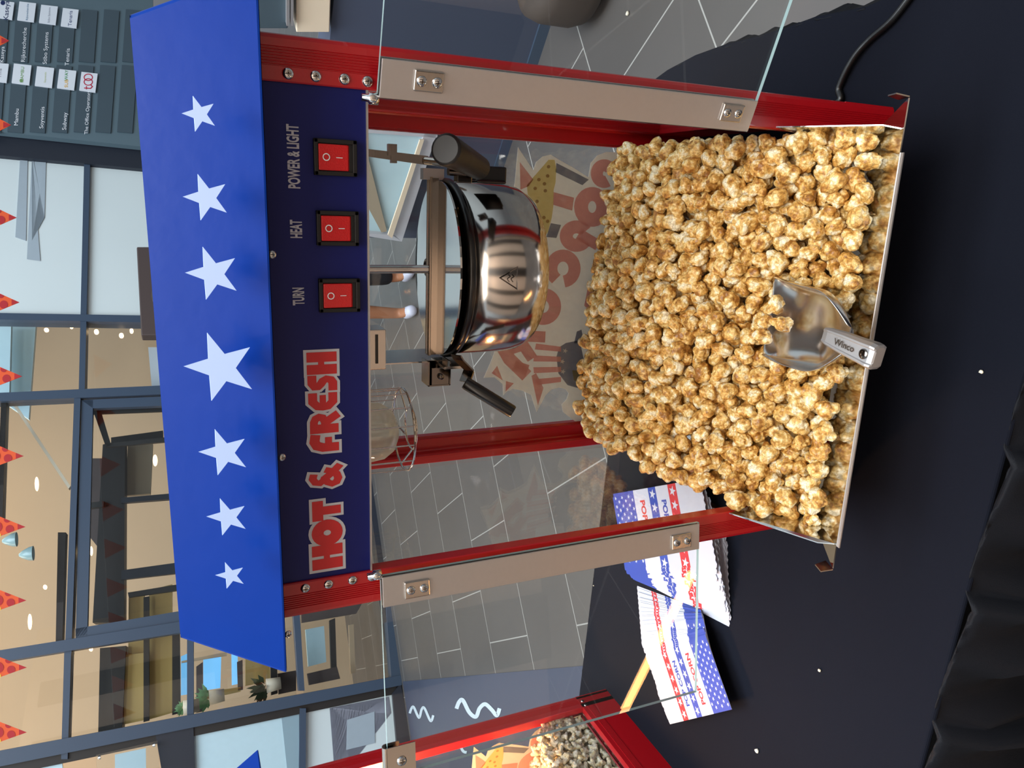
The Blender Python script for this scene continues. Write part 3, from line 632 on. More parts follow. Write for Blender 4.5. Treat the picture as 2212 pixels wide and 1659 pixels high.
mb = MB(); mb.lathe([(0, .013), (.009, .009), (.012, 0), (.009, -.009), (0, -.013)], (0, -.105, 1.60), 10); mb.build('nose', M['skin'], pe)
for s_ in (-1, 1):
    mb = MB(); mb.lathe([(0, .008), (.007, .005), (.009, 0), (.007, -.005), (0, -.008)], (s_*.03, -.098, 1.635), 10); mb.build('eye', M['black'], pe)
    mb = MB(); mb.lathe([(0, .03), (.012, .02), (.016, 0), (.01, -.022), (0, -.03)], (s_*.088, -.01, 1.61), 10); mb.build('ear', M['skin'], pe)
mb = MB(); mb.box((0, -.1, 1.565), (.045, .008, .008)); mb.build('mouth', M['prr'], pe, .003)

# lobby behind the photographer (seen only mirrored in the steel and the glass)
mb = MB(); mb.box((0, -2.65, 1.6), (8, .1, 4.7)); tag(mb.build('wall_front', mat('warm_beige_lobby_wall', (206, 184, 164), .7, var=.1, vs=1.5)), kind='structure')
mb = MB()
for x, w_ in ((-2.6, .5), (-1.2, .3), (.12, .55), (1.3, .25), (2.4, .5)): mb.box((x, -2.57, 1.5), (w_, .06, 4.5))  # unseen dark uprights, added for the dark bands mirrored in the kettle
tag(mb.build('trim_%d' % nt_, M['blackframe']), kind='structure'); nt_ += 1
# unseen glowing line, added so that a warm stripe mirrors in the open door
DLd = math.radians(8.0); dL = Vector((-math.cos(DLd), -math.sin(DLd), 0)); nL = Vector((math.sin(DLd), -math.cos(DLd), 0)); hL = Vector((-.212, -.014, 0))
def mirror_pt(px, py, dist):
    hit = onpl(px, py, hL, nL); d = (hit-CAM).normalized(); r = d-2*d.dot(nL)*nL; return hit+r*((-.62-hit.z)/r.z)
T0, T1 = mirror_pt(1494, 1240, 3.0), mirror_pt(1342, 1548, 3.0)
for i, (a_, b_) in enumerate(((T0, T1),)):
    tl = empty('reflection_source', a_); tag(tl, 'unseen warm glowing line added low behind the photographer to mirror in the open left door', 'lamp')
    mb = MB(); mb.tube([a_, b_], .013, 12); o = mb.build('tube', M['tube']); o.parent = tl; o.matrix_parent_inverse = Matrix.Translation(-a_)
    mb = MB(); ax_ = (b_-a_).normalized(); off_ = (a_-hL).normalized()*.03; mb.tube([a_+off_, b_+off_], .014, 6); o = mb.build('housing', M['white']); o.parent = tl; o.matrix_parent_inverse = Matrix.Translation(-a_)

# ================================================================== TABLE
Q = [at(1250, 1500, 'Z', 0), at(1275, 1290, 'Z', 0), at(1990, 1659, 'Z', 0), at(2190, 900, 'Z', 0)]
bd = (Q[1]-Q[0]).normalized(); fd = (Q[3]-Q[2]).normalized()
def lnx(p, d, x): return p+d*((x-p.x)/d.x)
BL, FL = lnx(Q[0], bd, -1.9), lnx(Q[2], fd, -1.9); BR, FR = lnx(Q[1], bd, .33), lnx(Q[3], fd, .36)
edge = [at(1410, 172, 'Z', 0), at(1440, 150, 'Z', 0), at(1500, 118, 'Z', 0), at(1560, 96, 'Z', 0), at(1620, 80, 'Z', 0), at(1690, 60, 'Z', 0), at(1760, 34, 'Z', 0), at(1870, 12, 'Z', 0)]
top = [BL, at(1262, 1400, 'Z', 0), lnx(Q[0], bd, .1), lnx(Q[0], bd, .27)]+edge+[Vector((.40, -.17, 0)), Vector((.34, -.187, 0)), FR, FL]
tb = empty('table', (-.6, .2, FZ)); tag(tb, 'long folding table hidden under the black cloth', 'table')
mb = MB(); ins = [Vector((-1.86, -.13, -.03)), Vector((.30, -.13, -.03)), Vector((.26, .48, -.03)), Vector((-1.86, .48, -.03))]
mb.prism([p-tb.location for p in ins], (0, 0, .02)); mb.build('table_top', M['tan3'], tb)
for x, y in ((-1.75, -.05), (.2, -.05), (-1.75, .42), (.2, .42)):
    mb = MB(); mb.tube([Vector((x, y, FZ))-tb.location, Vector((x, y, -.03))-tb.location], .016, 10); mb.build('leg', M['dsteel'], tb)
tcl = empty('tablecloth', (0, 0, 0)); tag(tcl, 'black tablecloth with a pleated skirt clipped along its front edge', 'tablecloth')
# top sheet with rolled rim
mb = MB(); n = len(top); ctr = sum((Vector(p) for p in top), Vector())/n
mb.prism([Vector((p.x, p.y, -.008)) for p in top], (0, 0, .008)); ct = mb.build('cloth_top', M['cloth'], tcl, .004, seg=3)
# pleated skirt along the front and round the right corner
def skirt(path, depth, wob, name, nper=34, fold=.012, seed=1):
    r_ = random.Random(seed); L = [0]
    for i in range(1, len(path)): L.append(L[-1]+(path[i]-path[i-1]).length)
    tot = L[-1]; N = int(tot*260); rows_ = []
    ts = [tot*i/N for i in range(N+1)]
    def pos(t):
        for i in range(1, len(path)):
            if t <= L[i]+1e-9:
                k = (t-L[i-1])/max(1e-9, L[i]-L[i-1]); d = (path[i]-path[i-1]).normalized(); return path[i-1].lerp(path[i], k), Vector((-d.y, d.x, 0))
        return path[-1], Vector((0, 0, 0))
    zs = [-.0005, -.001, -.004, -.014, -.05, -.12, -.25, -.45, -.70]
    for zi, z in enumerate(zs):
        ring = []
        for t in ts:
            p, nn = pos(t); per = wob; ph = (t/per) % 1.0
            bulge = (ph**1.6)*fold*(1 if zi > 1 else .75) + (0 if zi < 4 else .5*fold*math.sin(2*PI*t/(per*.5)+zi*.4))
            if .9 < ph: bulge *= (1-ph)*10
            puck = .003*noise.noise(Vector((t*60, z*40, 3))) if zi > 0 else 0
            k = min(1, max(0, -z/.05)); out = -.004+bulge*(.35+.9*min(1, -z/.2+.25)) + .02*k*(1 if zi > 3 else .4) + puck + .008*min(1, -z*2.5)*noise.noise(Vector((t*9, z*3, 1)))
            ring.append(Vector((p.x, p.y, z))+nn*out*sgn)
        rows_.append(ring)
    mb = MB(); mb.loft(rows_, False, 0, True, closed=False); o = mb.build(name, M['skirt'], tcl); md = o.modifiers.new('solid', 'SOLIDIFY'); md.thickness = .002; return o
sgn = -1
skirt([FL, FR, Vector((.34, -.187, 0)), Vector((.40, -.17, 0))], .7, .165, 'front_skirt', fold=.034)
sgn = 1
skirt(edge[:], .7, .09, 'side_skirt', fold=.006, seed=4)
skirt([BL]+top[1:4]+[edge[0]], .7, .16, 'back_skirt', fold=.004, seed=5)
# cable over the table at the right
cb = [at(1800, 225, 'Z', .0048), at(1812, 190, 'Z', .0048), at(1830, 150, 'Z', .006), at(1852, 115, 'Z', .006), at(1880, 85, 'Z', .0048), at(1930, 40, 'Z', .0048), at(1990, -40, 'Z', .0048)]
cb = [Vector((.262, .21, .0048))]+cb[0:]
mb = MB(); mb.tube([Vector(p) for p in smooth_path([tuple(p) for p in cb])], .0042, 10); tag(mb.build('power_cord', M['rubber']), 'black power cord leaving the machine across the cloth at right', 'cable')
# crumbs
def crumb(c, r, label, m='wcorn'):
    mb = MB(); 
    mb.lathe([(0, .9), (.6, .6), (1, 0), (.6, -.5), (0, -.7)], (0, 0, 0), 9)
    for i, v in enumerate(mb.v): v = Vector(v)*r; v *= 1+.5*noise.noise(v/r*1.7+Vector(c)*40); mb.v[i] = tuple(v)
    o = mb.build('popcorn_crumb', M[m]); o.location = c; return tag(o, label, 'crumb')
crumb(at(1635, 1622, 'Z', .002), .0035, 'white popcorn crumb on the black cloth nearest the second machine')
crumb(at(1770, 1448, 'Z', .002), .0022, 'tiny popcorn crumb in the middle of the black cloth')
crumb(at(2119, 803, 'Z', .002), .0022, 'tiny popcorn crumb near the skirt edge below the scoop')
crumb(at(1355, 29, 'Z', FZ+.006), .008, 'popcorn crumb lying on the floor tiles at right')
crumb(at(1282, 1265, 'Z', .002), .0015, 'speck of popcorn on the cloth near the back edge left of the machine')

# ================================================================== POPCORN MACHINE
ZT = .676; ZP = .594; BY = .385
def post_profile(sxs, sys_):
    w = .035; pts = []
    # outer corner at origin, going inward; grooves on the front and on the side
    def fr(x): return x
    pts.append((.004, 0)); pts.append((.009, 0))
    for k in range(7):
        x0 = .0095+k*.0021; pts += [(x0, 0), (x0+.0005, .0009), (x0+.0011, .0009), (x0+.0016, 0)]
    pts += [(w-.001, 0), (w, .001), (w, .012), (w-.003, .014), (w-.003, .019), (.016, .019), (.014, .021)]
    pts += [(.014, w-.003), (.012, w), (.001, w), (0, w-.001)]
    for k in range(7)[::-1]:
        y0 = .0095+k*.0021; pts += [(0, y0+.0016), (.0009, y0+.0011), (.0009, y0+.0005), (0, y0)]
    pts += [(0, .009), (0, .004), (.0012, .0012)]
    return [(sxs*(.25-p[0]), (p[1] if sys_ < 0 else BY-p[1])) for p in pts]
def posts(root):
    for sxs in (-1, 1):
        for sys_ in (-1, 1):
            P = post_profile(sxs, sys_); mb = MB(); mb.prism([(x, y, 0) for x, y in P], (0, 0, ZT)); p = mb.build('post', M['red'], root)
            if sys_ < 0:
                for z in (.655, .634, .6115, .593)[:4]: put_screw((sxs*(.25-.0285), 0, z), (0, -1, 0), p, .0046)
            if sxs > 0:
                for z in (.655, .634): put_screw((.25, BY-.0285 if sys_ > 0 else .0285, z), (1, 0, 0), p, .0042)
                for y_ in (.0285,): pass
def rails(root):
    for s_ in (-1, 1):
        mb = MB(); mb.box((s_*.2435, BY/2, .036), (.013, BY-.004, .072)); 
        for k in range(6): mb.box((s_*.2503, BY/2, .05+k*.0024), (.0008, BY-.07, .0011))
        o = mb.build('side_rail', M['red'], root)
        for y_ in (.018, .031, BY-.018, BY-.031): put_screw((s_*.25, y_, .064 if True else 0), (s_, 0, 0), o, .0032)
    mb = MB(); mb.box((0, BY-.0065, .036), (.43, .013, .072)); mb.build('back_rail', M['red'], root)
    mb = MB(); mb.box((0, .008, .034), (.43, .012, .066)); mb.build('front_rail', M['red'], root)
def canopy(root, stars=True):
    zb, zt = .677, .762; ob, ot = .034, .0
    def loop(o_, z, y0=0): return [Vector((-.25-o_, -o_, z)), Vector((.25+o_, -o_, z)), Vector((.25+o_, BY+o_, z)), Vector((-.25-o_, BY+o_, z))]
    mb = MB(); mb.loft([loop(.031, zb+.001), loop(ob, zb), loop(ot, zt)], False, 0, False); mb.add(loop(ot, zt), [(0, 1, 2, 3)])
    can = mb.build('canopy', M['blue'], root, .0025)
    mb = MB(); mb.loft([loop(ob-.001, zb+.0005), loop(.012, zb-.0015), loop(.012, zb+.006)], False, 0, False); mb.build('canopy_lip', M['lipshade'], root)
    n = Vector((0, -(zt-zb), ob)).normalized() if False else Vector((0, -(zt-zb), -(ob-ot))).normalized()
    p0 = Vector((0, -ob, zb)); 
    if stars:
        L = [(245, 426, 437), (425, 441, 482), (592, 453, 505), (793, 468, 540), (977, 480, 527), (1117, 490, 528), (1243, 497, 524)]
        spec = [((394, 460), (207, 285)), ((394, 487), (378, 475)), ((400, 507), (534, 648)), ((395, 540), (722, 866)), ((430, 527), (928, 1028)), ((446, 528), (1079, 1156)), ((467, 523), (1215, 1272))]
        for (xs, ys) in spec:
            q0 = onpl((xs[0]), (ys[0]+ys[1])/2+3, p0, n); q1 = onpl(xs[1], (ys[0]+ys[1])/2, p0, n)
            l = onpl((xs[0]+xs[1])/2, ys[1], p0, n); r = onpl((xs[0]+xs[1])/2, ys[0], p0, n)
            Rr = ((q0-q1).length/1.81+(r-l).length/1.9)/2
            c = (q0 + (q1-q0)*.545); up_ = (Vector((0, ob, zt-zb))).normalized(); cx = (l.x+r.x)/2
            c = Vector((cx, c.y, c.z))
            mb = MB(); a = [c+Vector((u, 0, 0))+up_*v+n*.0002 for u, v in starpts((0, 0), Rr, .0)]; mb.prism(a, n*.0006); o = mb.build('star', M['starw'], can)
    for (px, py) in ((588, 550), (609, 988), (622, 1370)):
        o = put_screw(at(px, py, 'Y', -.02) if stars else (0, 0, .68), (0, -1, -.3), can, .0035)
        if not stars: bpy.data.objects.remove(o)
    return can
LET = dict(
 H=(.86, [([(.19, 0), (.19, 1)], .19, 0), ([(.67, 0), (.67, 1)], .19, 0), ([(.3, .52), (.6, .52)], .1, 0)]),
 O=(.98, [([(.49+.29*math.sin(t), .5+.31*math.cos(t)) for t in [2*PI*k/24 for k in range(25)]], .19, 0)]),
 T=(.82, [([(.0, .81), (.82, .81)], .19, 0), ([(.41, .0), (.41, .8)], .17, 0)]),
 A=(1.0, [([(1.0, .04), (.66, .30), (.40, .56)], .13, 0), ([(.66, .86), (.46, .90), (.28, .82), (.24, .68), (.36, .56), (.5, .52)], .12, 0), ([(.42, .52), (.24, .44), (.16, .30), (.22, .17), (.40, .11), (.60, .16), (.74, .32), (.82, .52)], .125, 0)]),
 F=(.72, [([(.22, .0), (.22, .55), (.3, .76), (.46, .84), (.74, .80)], .17, 0), ([(.3, .36), (.62, .36)], .12, 0)]),
 R=(.9, [([(.19, 0), (.19, 1)], .18, 0), ([(.2, .86), (.46, .86), (.6, .80), (.66, .68), (.62, .55), (.46, .48), (.25, .48)], .135, 0), ([(.45, .45), (.76, .0)], .15, 0)]),
 E=(.8, [([(.8, .85), (.4, .85), (.2, .68), (.17, .5), (.2, .32), (.4, .15), (.8, .15)], .155, 0), ([(.2, .5), (.7, .5)], .11, 0)]),
 S=(.74, [([(.74, .85), (.36, .85), (.2, .76), (.2, .66), (.32, .56), (.48, .48), (.56, .36), (.52, .22), (.38, .15), (.0, .15)], .15, 0)]))
def panel(root, full=True):
    mb = MB(); mb.box((0, .007, (ZT+ZP)/2), (.43, .008, ZT-ZP)); p = mb.build('control_panel', M['navy'], root)
    mb = MB(); mb.box((0, .006, ZP-.0006), (.43, .011, .0016)); mb.build('panel_edge', M['alu'], root)
    for s_ in (-1, 1):
        mb = MB(); mb.box((s_*.243, BY/2, (ZT+ZP)/2), (.008, BY-.06, ZT-ZP)); mb.build('side_panel', M['navy'], root)
    mb = MB(); mb.box((0, BY-.007, (ZT+ZP)/2), (.43, .008, ZT-ZP)); mb.build('back_panel', M['navy'], root)
    mb = MB(); mb.box((0, BY/2, ZP+.014), (.46, BY-.03, .004)); mb.build('cabinet_ceiling', M['bsteel'], root)
    if not full: return
    Y0 = .0028
    pp = lambda px, py: at(px, py, 'Y', Y0)
    spans = [('H', 1177, 1229, 674, 740), ('O', 1122, 1180, 673, 740), ('T', 1081, 1124, 674, 736), ('A', 1006, 1054, 668, 738), ('F', 939, 978, 669, 732), ('R', 887, 936, 669, 731), ('E', 848, 887, 666, 728), ('S', 810, 844, 664, 728), ('H', 760, 808, 662, 727)]
    w_, r_ = MB(), MB()
    for (ch, ya, yb, xa, xb) in spans:
        xl, xr = pp(700, yb).x, pp(700, ya).x; zt, zb = pp(xa, (ya+yb)/2).z, pp(xb, (ya+yb)/2).z
        wd_, st_ = LET[ch]; h = zt-zb; kx = (xr-xl)/wd_/h
        for path, hw, _ in st_:
            mpw = lambda x, y: Vector((xl+x*h*kx, Y0-.0002, zb+y*h)); mpr = lambda x, y: Vector((xl+x*h*kx, Y0-.0005, zb+y*h))
            stroke(w_, path, hw+.1, mpw, 0, .1, rnd=True); stroke(r_, path, hw, mpr, 0, 0, rnd=True)
    lw = w_.build('lettering_outline', M['prw'], p); r_.build('lettering', M['prr'], p)
    for (px, py, t, sz) in ((635, 339, 'POWER & LIGHT', .0118), (641, 495, 'HEAT', .0118), (646, 640, 'TURN', .0118)):
        c = pp(px, py); mb = MB(); vs, fs = textmesh(t, 1, .03); wd0 = max(v[0] for v in vs)-min(v[0] for v in vs)
        tw = (pp(px, {339: 270, 495: 476, 640: 622}[py])-pp(px, {339: 408, 495: 515, 640: 660}[py])).x; hh = .0092/.72
        mb.add([Vector((c.x+v[0]/wd0*tw, Y0-.0003, c.z+v[1]*hh)) for v in vs], fs); mb.build('lettering', M['ltxt'], p)
    for (px, py) in ((723, 341), (728, 493), (732, 637)):
        c = pp(px, py); sw = empty('switch', c); sw.parent = root
        mb = MB(); mb.box((0, -.0015, 0), (.0285, .004, .0345)); mb.box((0, -.004, .0155), (.0285, .003, .0035)); mb.box((0, -.004, -.0155), (.0285, .003, .0035)); mb.box((.0125, -.004, 0), (.0035, .003, .0345)); mb.box((-.0125, -.004, 0), (.0035, .003, .0345))
        mb.build('bezel', M['blackm'], sw, .0006)
        mb = MB(); w2 = .0102
        prof = [(-.0065, .0138), (-.0045, -.0098), (-.0012, -.0135), (-.0008, .0138)]
        mb.prism([(-w2, y, z) for y, z in prof], (2*w2, 0, 0)); rk = mb.build('rocker', M['rock'], sw, .0006)
        mb = MB(); ring = [(.0026*math.cos(2*PI*k/18), .0026*math.sin(2*PI*k/18)) for k in range(19)]
        fy = lambda z: -.0068+.002*(.0138-z)/.0236
        stroke(mb, ring, .0004, lambda x, y: Vector((x, fy(.0078+y)-.0001, .0078+y))); stroke(mb, [(0, -.0026), (0, .0026)], .0003, lambda x, y: Vector((x, fy(-.0028+y)-.0001, -.0028+y)), 0, 0)
        mb.build('marking', M['wtxt'], sw)
def glassbox(mb, c, d, thin):   # broad faces glass (0), narrow edges polished (1)
    k = len(mb.f); mb.box(c, d); ax = thin
    faces_ax = [0, 0, 1, 1, 2, 2]
    for i in range(6): mb.m[k+i] = 0 if faces_ax[i] == ax else 1
def fixed_glass(root):
    for s_ in (-1, 1):
        mb = MB(); glassbox(mb, (s_*.2385, BY/2, (ZP+.07)/2), (.003, BY-.045, ZP-.07), 0); mb.build('side_glass', [M['glass'], M['gedge']], root)
    mb = MB(); glassbox(mb, (0, BY-.0125, (ZP+.07)/2), (.46, .003, ZP-.07), 1); return mb.build('back_glass', [M['glass'], M['gedge']], root)
SY = BY-.0105
def sticker(par):
    """arched sign on the back glass: mirrored POPCORN lettering, a carton of popcorn and a striped top hat"""
    pp = lambda o_: (lambda x, y: at(x, y, 'Y', SY+o_))
    out = [(1119, 318), (1152, 368), (1158, 350), (1172, 338), (1190, 334), (1204, 343), (1238, 362), (1271, 383), (1276, 352), (1290, 336), (1310, 328), (1345, 330), (1365, 560), (1365, 830), (1345, 905), (1290, 925), (1245, 912), (1234, 904), (1216, 890), (1213, 874), (1224, 862), (1228, 850), (1222, 841), (1208, 837), (1190, 842), (1178, 855), (1159, 890), (1147, 853), (1128, 844), (1108, 840), (1096, 846), (1087, 854), (1086, 830), (1074, 820), (1068, 815), (1045, 816), (1060, 782), (1074, 745), (1084, 700), (1092, 640), (1096, 560), (1100, 480), (1106, 420), (1112, 395), (1116, 350)]
    mb = MB(); a = [pp(.0)(*p) for p in out]; mb.prism(a, (0, .0004, 0)); st_ = mb.build('sticker', M['stw'], par)
    r_ = MB(); f = pp(-.0004)
    poly = lambda m_, P, o_=None: m_.add([(o_ or f)(*p) for p in P], [tuple(range(len(P)))])
    def ring(c, rx, ry, hw, a0=0, a1=360, n=26): stroke(r_, [(c[0]+rx*math.cos(math.radians(a0+(a1-a0)*k/n)), c[1]+ry*math.sin(math.radians(a0+(a1-a0)*k/n))) for k in range(n+1)], hw, f)
    ring((1216, 580), 25, 28, 13, 125, 445); ring((1173, 662), 26, 27, 13); ring((1245, 510), 22, 20, 14, 30, 330) ; stroke(r_, [(1250, 505), (1292, 530)], 12, f)
    ring((1279, 447), 24, 28, 15); ring((1305, 375), 16, 18, 13, 60, 330)
    stroke(r_, [(1080, 740), (1100, 775), (1138, 812)], 14, f); stroke(r_, [(1100, 755), (1130, 745), (1150, 775)], 12, f); stroke(r_, [(1110, 790), (1140, 800)], 12, f); stroke(r_, [(1120, 725), (1178, 728)], 12, f)
    for T in ([(1123, 350), (1124, 410), (1142, 402), (1152, 388)], [(1086, 838-16), (1062, 806), (1074, 790)], [(1093, 823), (1092, 846), (1110, 828)], [(1148, 812), (1162, 876), (1174, 838), (1158, 806)], [(1196, 415), (1240, 427), (1236, 455), (1194, 442)], [(1290, 545), (1320, 560), (1318, 600), (1288, 590)], [(1270, 620), (1300, 640), (1290, 690), (1262, 660)]): poly(r_, T)
    r_.build('red_print', M['str'], st_)
    b_ = MB(); poly(b_, [(1202, 352), (1272, 388), (1258, 400), (1200, 372)]); poly(b_, [(1190, 482), (1212, 486), (1202, 514), (1180, 512)]); 
    # hat: band and brim
    poly(b_, [(1222, 741), (1252, 735), (1262, 780), (1262, 842), (1226, 832), (1206, 806), (1202, 770), (1208, 750)]); poly(b_, [(1246, 716), (1256, 712), (1262, 740), (1240, 742)])
    b_.build('blue_print', M['stg'], st_)
    y_ = MB(); poly(y_, [(1150, 385), (1165, 368), (1185, 345), (1198, 345), (1202, 365), (1200, 395), (1196, 410), (1196, 440), (1192, 470), (1184, 500), (1178, 510), (1168, 480), (1158, 440), (1140, 420), (1138, 400)]); poly(y_, [(1236, 800), (1262, 800), (1262, 826), (1240, 822)]); y_.build('yellow_print', M['sty'], st_)
    k_ = MB()
    for (x, y) in ((1185, 360), (1183, 380), (1176, 397), (1164, 388), (1178, 412), (1156, 407), (1160, 435), (1175, 470), (1183, 478)): poly(k_, circ((x, y), 4, 7), pp(-.0007))
    k_.build('brown_print', M['stb'], st_)
    h_ = MB()   # hat crown stripes
    for i in range(7):
        t0, t1 = i/7, (i+1)/7
        if i % 2 == 0:
            P = lambda t, s_: (1158+s_*54-6*math.sin(PI*t)*(1-s_), 742+t*90-s_*0)
            poly(h_, [P(t0, 0), P(t1, 0), (P(t1, 1)[0], P(t1, 1)[1]-(t1-.5)*14), (P(t0, 1)[0], P(t0, 1)[1]-(t0-.5)*14)], pp(-.0009))
    h_.build('hat_stripes', M['str'], st_)
    s_ = MB()
    for (x, y) in ((1221, 758), (1215, 781), (1216, 803)): poly(s_, starpts((x, y), 6, PI/2), pp(-.0009))
    s_.build('hat_stars', M['stw'], st_); return st_

pm = empty('popcorn_machine', (0, 0, 0)); tag(pm, 'red framed popcorn machine with blue star canopy and open glass doors full of caramel popcorn', 'popcorn machine')
posts(pm); rails(pm); canopy(pm); panel(pm); bg = fixed_glass(pm); sticker(bg)
bpy.context.view_layer.update()
# doors
def door(root, hinge, d, nrm, wid, z0, z1, name_lbl, plates, handle):
    """pane with polished edges, satin strip, clamp plates and screws; nrm points to the viewer"""
    up = Vector((0, 0, 1)); th = .004
    def P(s, z, o=0): return hinge+d*s+up*z+nrm*o
    mb = MB(); k = len(mb.f); mb.hexa([P(0, z0, -th/2), P(wid, z0, -th/2), P(wid, z1, -th/2), P(0, z1, -th/2)], [P(0, z0, th/2), P(wid, z0, th/2), P(wid, z1, th/2), P(0, z1, th/2)])
    for i in range(2, 6): mb.m[k+i] = 1
    dr = mb.build('glass_door', [M['glass'], M['gedge']], root)
    mb = MB(); sw0, sw1 = .001, .0305; o0, o1 = th/2+.0002, th/2+.0022
    mb.hexa([P(sw0, z0+.001, o0), P(sw1, z0+.001, o0), P(sw1, z1-.001, o0), P(sw0, z1-.001, o0)], [P(sw0, z0+.001, o1), P(sw1, z0+.001, o1), P(sw1, z1-.001, o1), P(sw0, z1-.001, o1)])
    mb.build('hinge_strip', M['alu'], dr, .0005)
    mb = MB(); mb.hexa([P(sw0, z0+.001, -o1), P(sw1, z0+.001, -o1), P(sw1, z1-.001, -o1), P(sw0, z1-.001, -o1)], [P(sw0, z0+.001, -o0), P(sw1, z0+.001, -o0), P(sw1, z1-.001, -o0), P(sw0, z1-.001, -o0)])
    mb.build('back_strip', M['alu'], dr)
    for (za, zb) in plates:
        mb = MB(); a = [P(.009, za, o1+.0001), P(.0255, za, o1+.0001), P(.0255, zb, o1+.0001), P(.009, zb, o1+.0001)]; mb.hexa(a, [p+nrm*.0024 for p in a]); mb.build('clamp_plate', M['bsteel'], dr, .0016, seg=3)
        L_ = abs(zb-za)
        for z in (min(za, zb)+.006, max(za, zb)-.006):
            put_screw(P(.0172, z, o1+.0024), nrm, dr, .0044)
    mb = MB(); mb.lathe([(0, .012), (.003, .012), (.003, .007), (.0048, .006), (.0048, -.001), (0, -.001)], P(-.001, z1), 14); mb.build('pivot_pin', M['steel'], dr)
    if handle:
        s0, s1 = handle; zt = z1+.001
        mb = MB(); q = [P(s0, zt, .0035), P(s1, zt, .0035), P(s1, zt-.028, .0035), P(s0, zt-.028, .0035)]; mb.hexa(q, [p+nrm*.001 for p in q])
        q = [P(s0, zt, -.0045), P(s1, zt, -.0045), P(s1, zt-.014, -.0045), P(s0, zt-.014, -.0045)]; mb.hexa(q, [p+nrm*.001 for p in q])
        rg = []
        for s in (s0, s1): rg.append([P(s, zt+.004*math.sin(t)*1.0, .0045*math.cos(t)) for t in [PI*k/8 for k in range(9)]]+[P(s, zt+.003*math.sin(t), .0035*math.cos(t)) for t in [PI*(8-k)/8 for k in range(9)]])
        mb.loft(rg, True); mb.build('door_handle', M['bsteel'], dr); put_screw(P((s0+s1)/2, zt-.014, .0046), nrm, dr, .005)
    return dr
door(pm, Vector((-.2135, -.014, 0)), dL, nL, .2045, .2225, .5885, 'l', ((.567, .542), (.262, .236)), (.205-.0, .205-.038+.0) if False else (.172, .204))
DR = math.radians(-20.5); dR = Vector((math.cos(DR), math.sin(DR), 0)); nR = Vector((math.sin(DR), -math.cos(DR), 0))
door(pm, Vector((.2085, -.012, 0)), dR, nR, .2045, .2150, .5885, 'r', ((.561, .536), (.256, .231)), None)

# tray: floor, flared cheeks, sloping front lip with ears
def tray(root):
    t = MB(); xf, xo = .205, .2145
    t.hexa([Vector((-xf, -.05, .088)), Vector((xf, -.05, .088)), Vector((.2145, .36, .09)), Vector((-.2145, .36, .09))], [Vector((-xf, -.05, .086)), Vector((xf, -.05, .086)), Vector((.2145, .36, .088)), Vector((-.2145, .36, .088))])
    o = t.build('tray_floor', M['steel'], root)
    for s_ in (-1, 1):
        t = MB(); a = [Vector((s_*xf, .0, .088)), Vector((s_*xf, -.052, .09)), Vector((s_*.211, -.112, .118)), Vector((s_*.2145, -.098, .127)), Vector((s_*.2165, .0, .166))]
        t.prism(a, (s_*.0012, 0, 0)); t.build('tray_cheek', M['steel'], root)
    t = MB(); a = [Vector((-.208, -.052, .09)), Vector((.208, -.052, .09)), Vector((.238, -.116, .120)), Vector((-.238, -.116, .120))]
    dn = Vector((0, -.42, -.9)).normalized()*.0012; t.hexa(a, [p+dn for p in a]); lip = t.build('tray_lip', M['steel'], root)
    t = MB(); a = [Vector((-.212, -.1162, .1195)), Vector((.190, -.1162, .1195)), Vector((.190, -.1205, .1205)), Vector((-.212, -.1205, .1205))]; t.hexa(a, [p-Vector((0, 0, .0015)) for p in a]); t.build('lip_hem', M['alu'], lip)
    for s_ in (-1, 1):
        t = MB(); a = [Vector((s_*.2385, -.117, .120)), Vector((s_*.2385, -.099, .112)), Vector((s_*.2405, -.099, .127)), Vector((s_*.2405, -.113, .133))]; t.prism(a, (s_*.0012, 0, 0)); t.build('lip_ear', M['bsteel'], lip)
    # apron under the lip
    t = MB(); t.hexa([Vector((-.212, -.049, .0855)), Vector((.212, -.049, .0855)), Vector((.212, -.002, .02)), Vector((-.212, -.002, .02))], [Vector((-.212, -.050, .084)), Vector((.212, -.050, .084)), Vector((.212, -.004, .019)), Vector((-.212, -.004, .019))]); t.build('tray_apron', M['bsteel'], root)
tray(pm)
# heat lamp with wire guard
lp = empty('heat_lamp', (-.143, .2, 0)); lp.parent = pm
mb = MB(); prof = [(0, .5155), (.014, .517), (.026, .523), (.034, .535), (.036, .55), (.031, .568), (.018, .586), (.014, .603)]
mb.lathe(prof, n=40); mb.build('bulb', M['bulb'], lp)
mb = MB(); R_ = .0505; mb.tube([(R_*math.cos(t), R_*math.sin(t), .5075) for t in [2*PI*k/40 for k in range(40)]], .0014, 8, closed=True)
mb.tube([(.026*math.cos(t)+.001, .026*math.sin(t), .4985) for t in [2*PI*k/28 for k in range(28)]], .0012, 8, closed=True)
for k in range(14):
    t = 2*PI*k/14+.15; mb.tube([(R_*math.cos(t), R_*math.sin(t), .5075), (R_*.99*math.cos(t), R_*.99*math.sin(t), .606)], .0009, 6)
for k in range(5):
    t = 2*PI*k/5+.4; mb.tube([(R_*math.cos(t), R_*math.sin(t), .5075), (.026*math.cos(t+.5), .026*math.sin(t+.5), .4985)], .0011, 6)
mb.build('wire_guard', M['steel'], lp)
# slotted vent box under the ceiling and hanger plates
mb = MB(); va, vb = at(797, 800, 'Y', .1), at(828, 712, 'Y', .1)
mb.box(((va.x+vb.x)/2, .115, (.600+vb.z)/2), (abs(vb.x-va.x), .03, .606-vb.z)); vx = mb.build('vent_box', M['bsteel'], pm, .001)
for z_ in (vb.z+.007, vb.z+.017):
    mb = MB(); mb.box(((va.x+vb.x)/2+.001, .0995, z_), (abs(vb.x-va.x)*.72, .001, .0028)); mb.build('vent_slot', M['black'], vx)

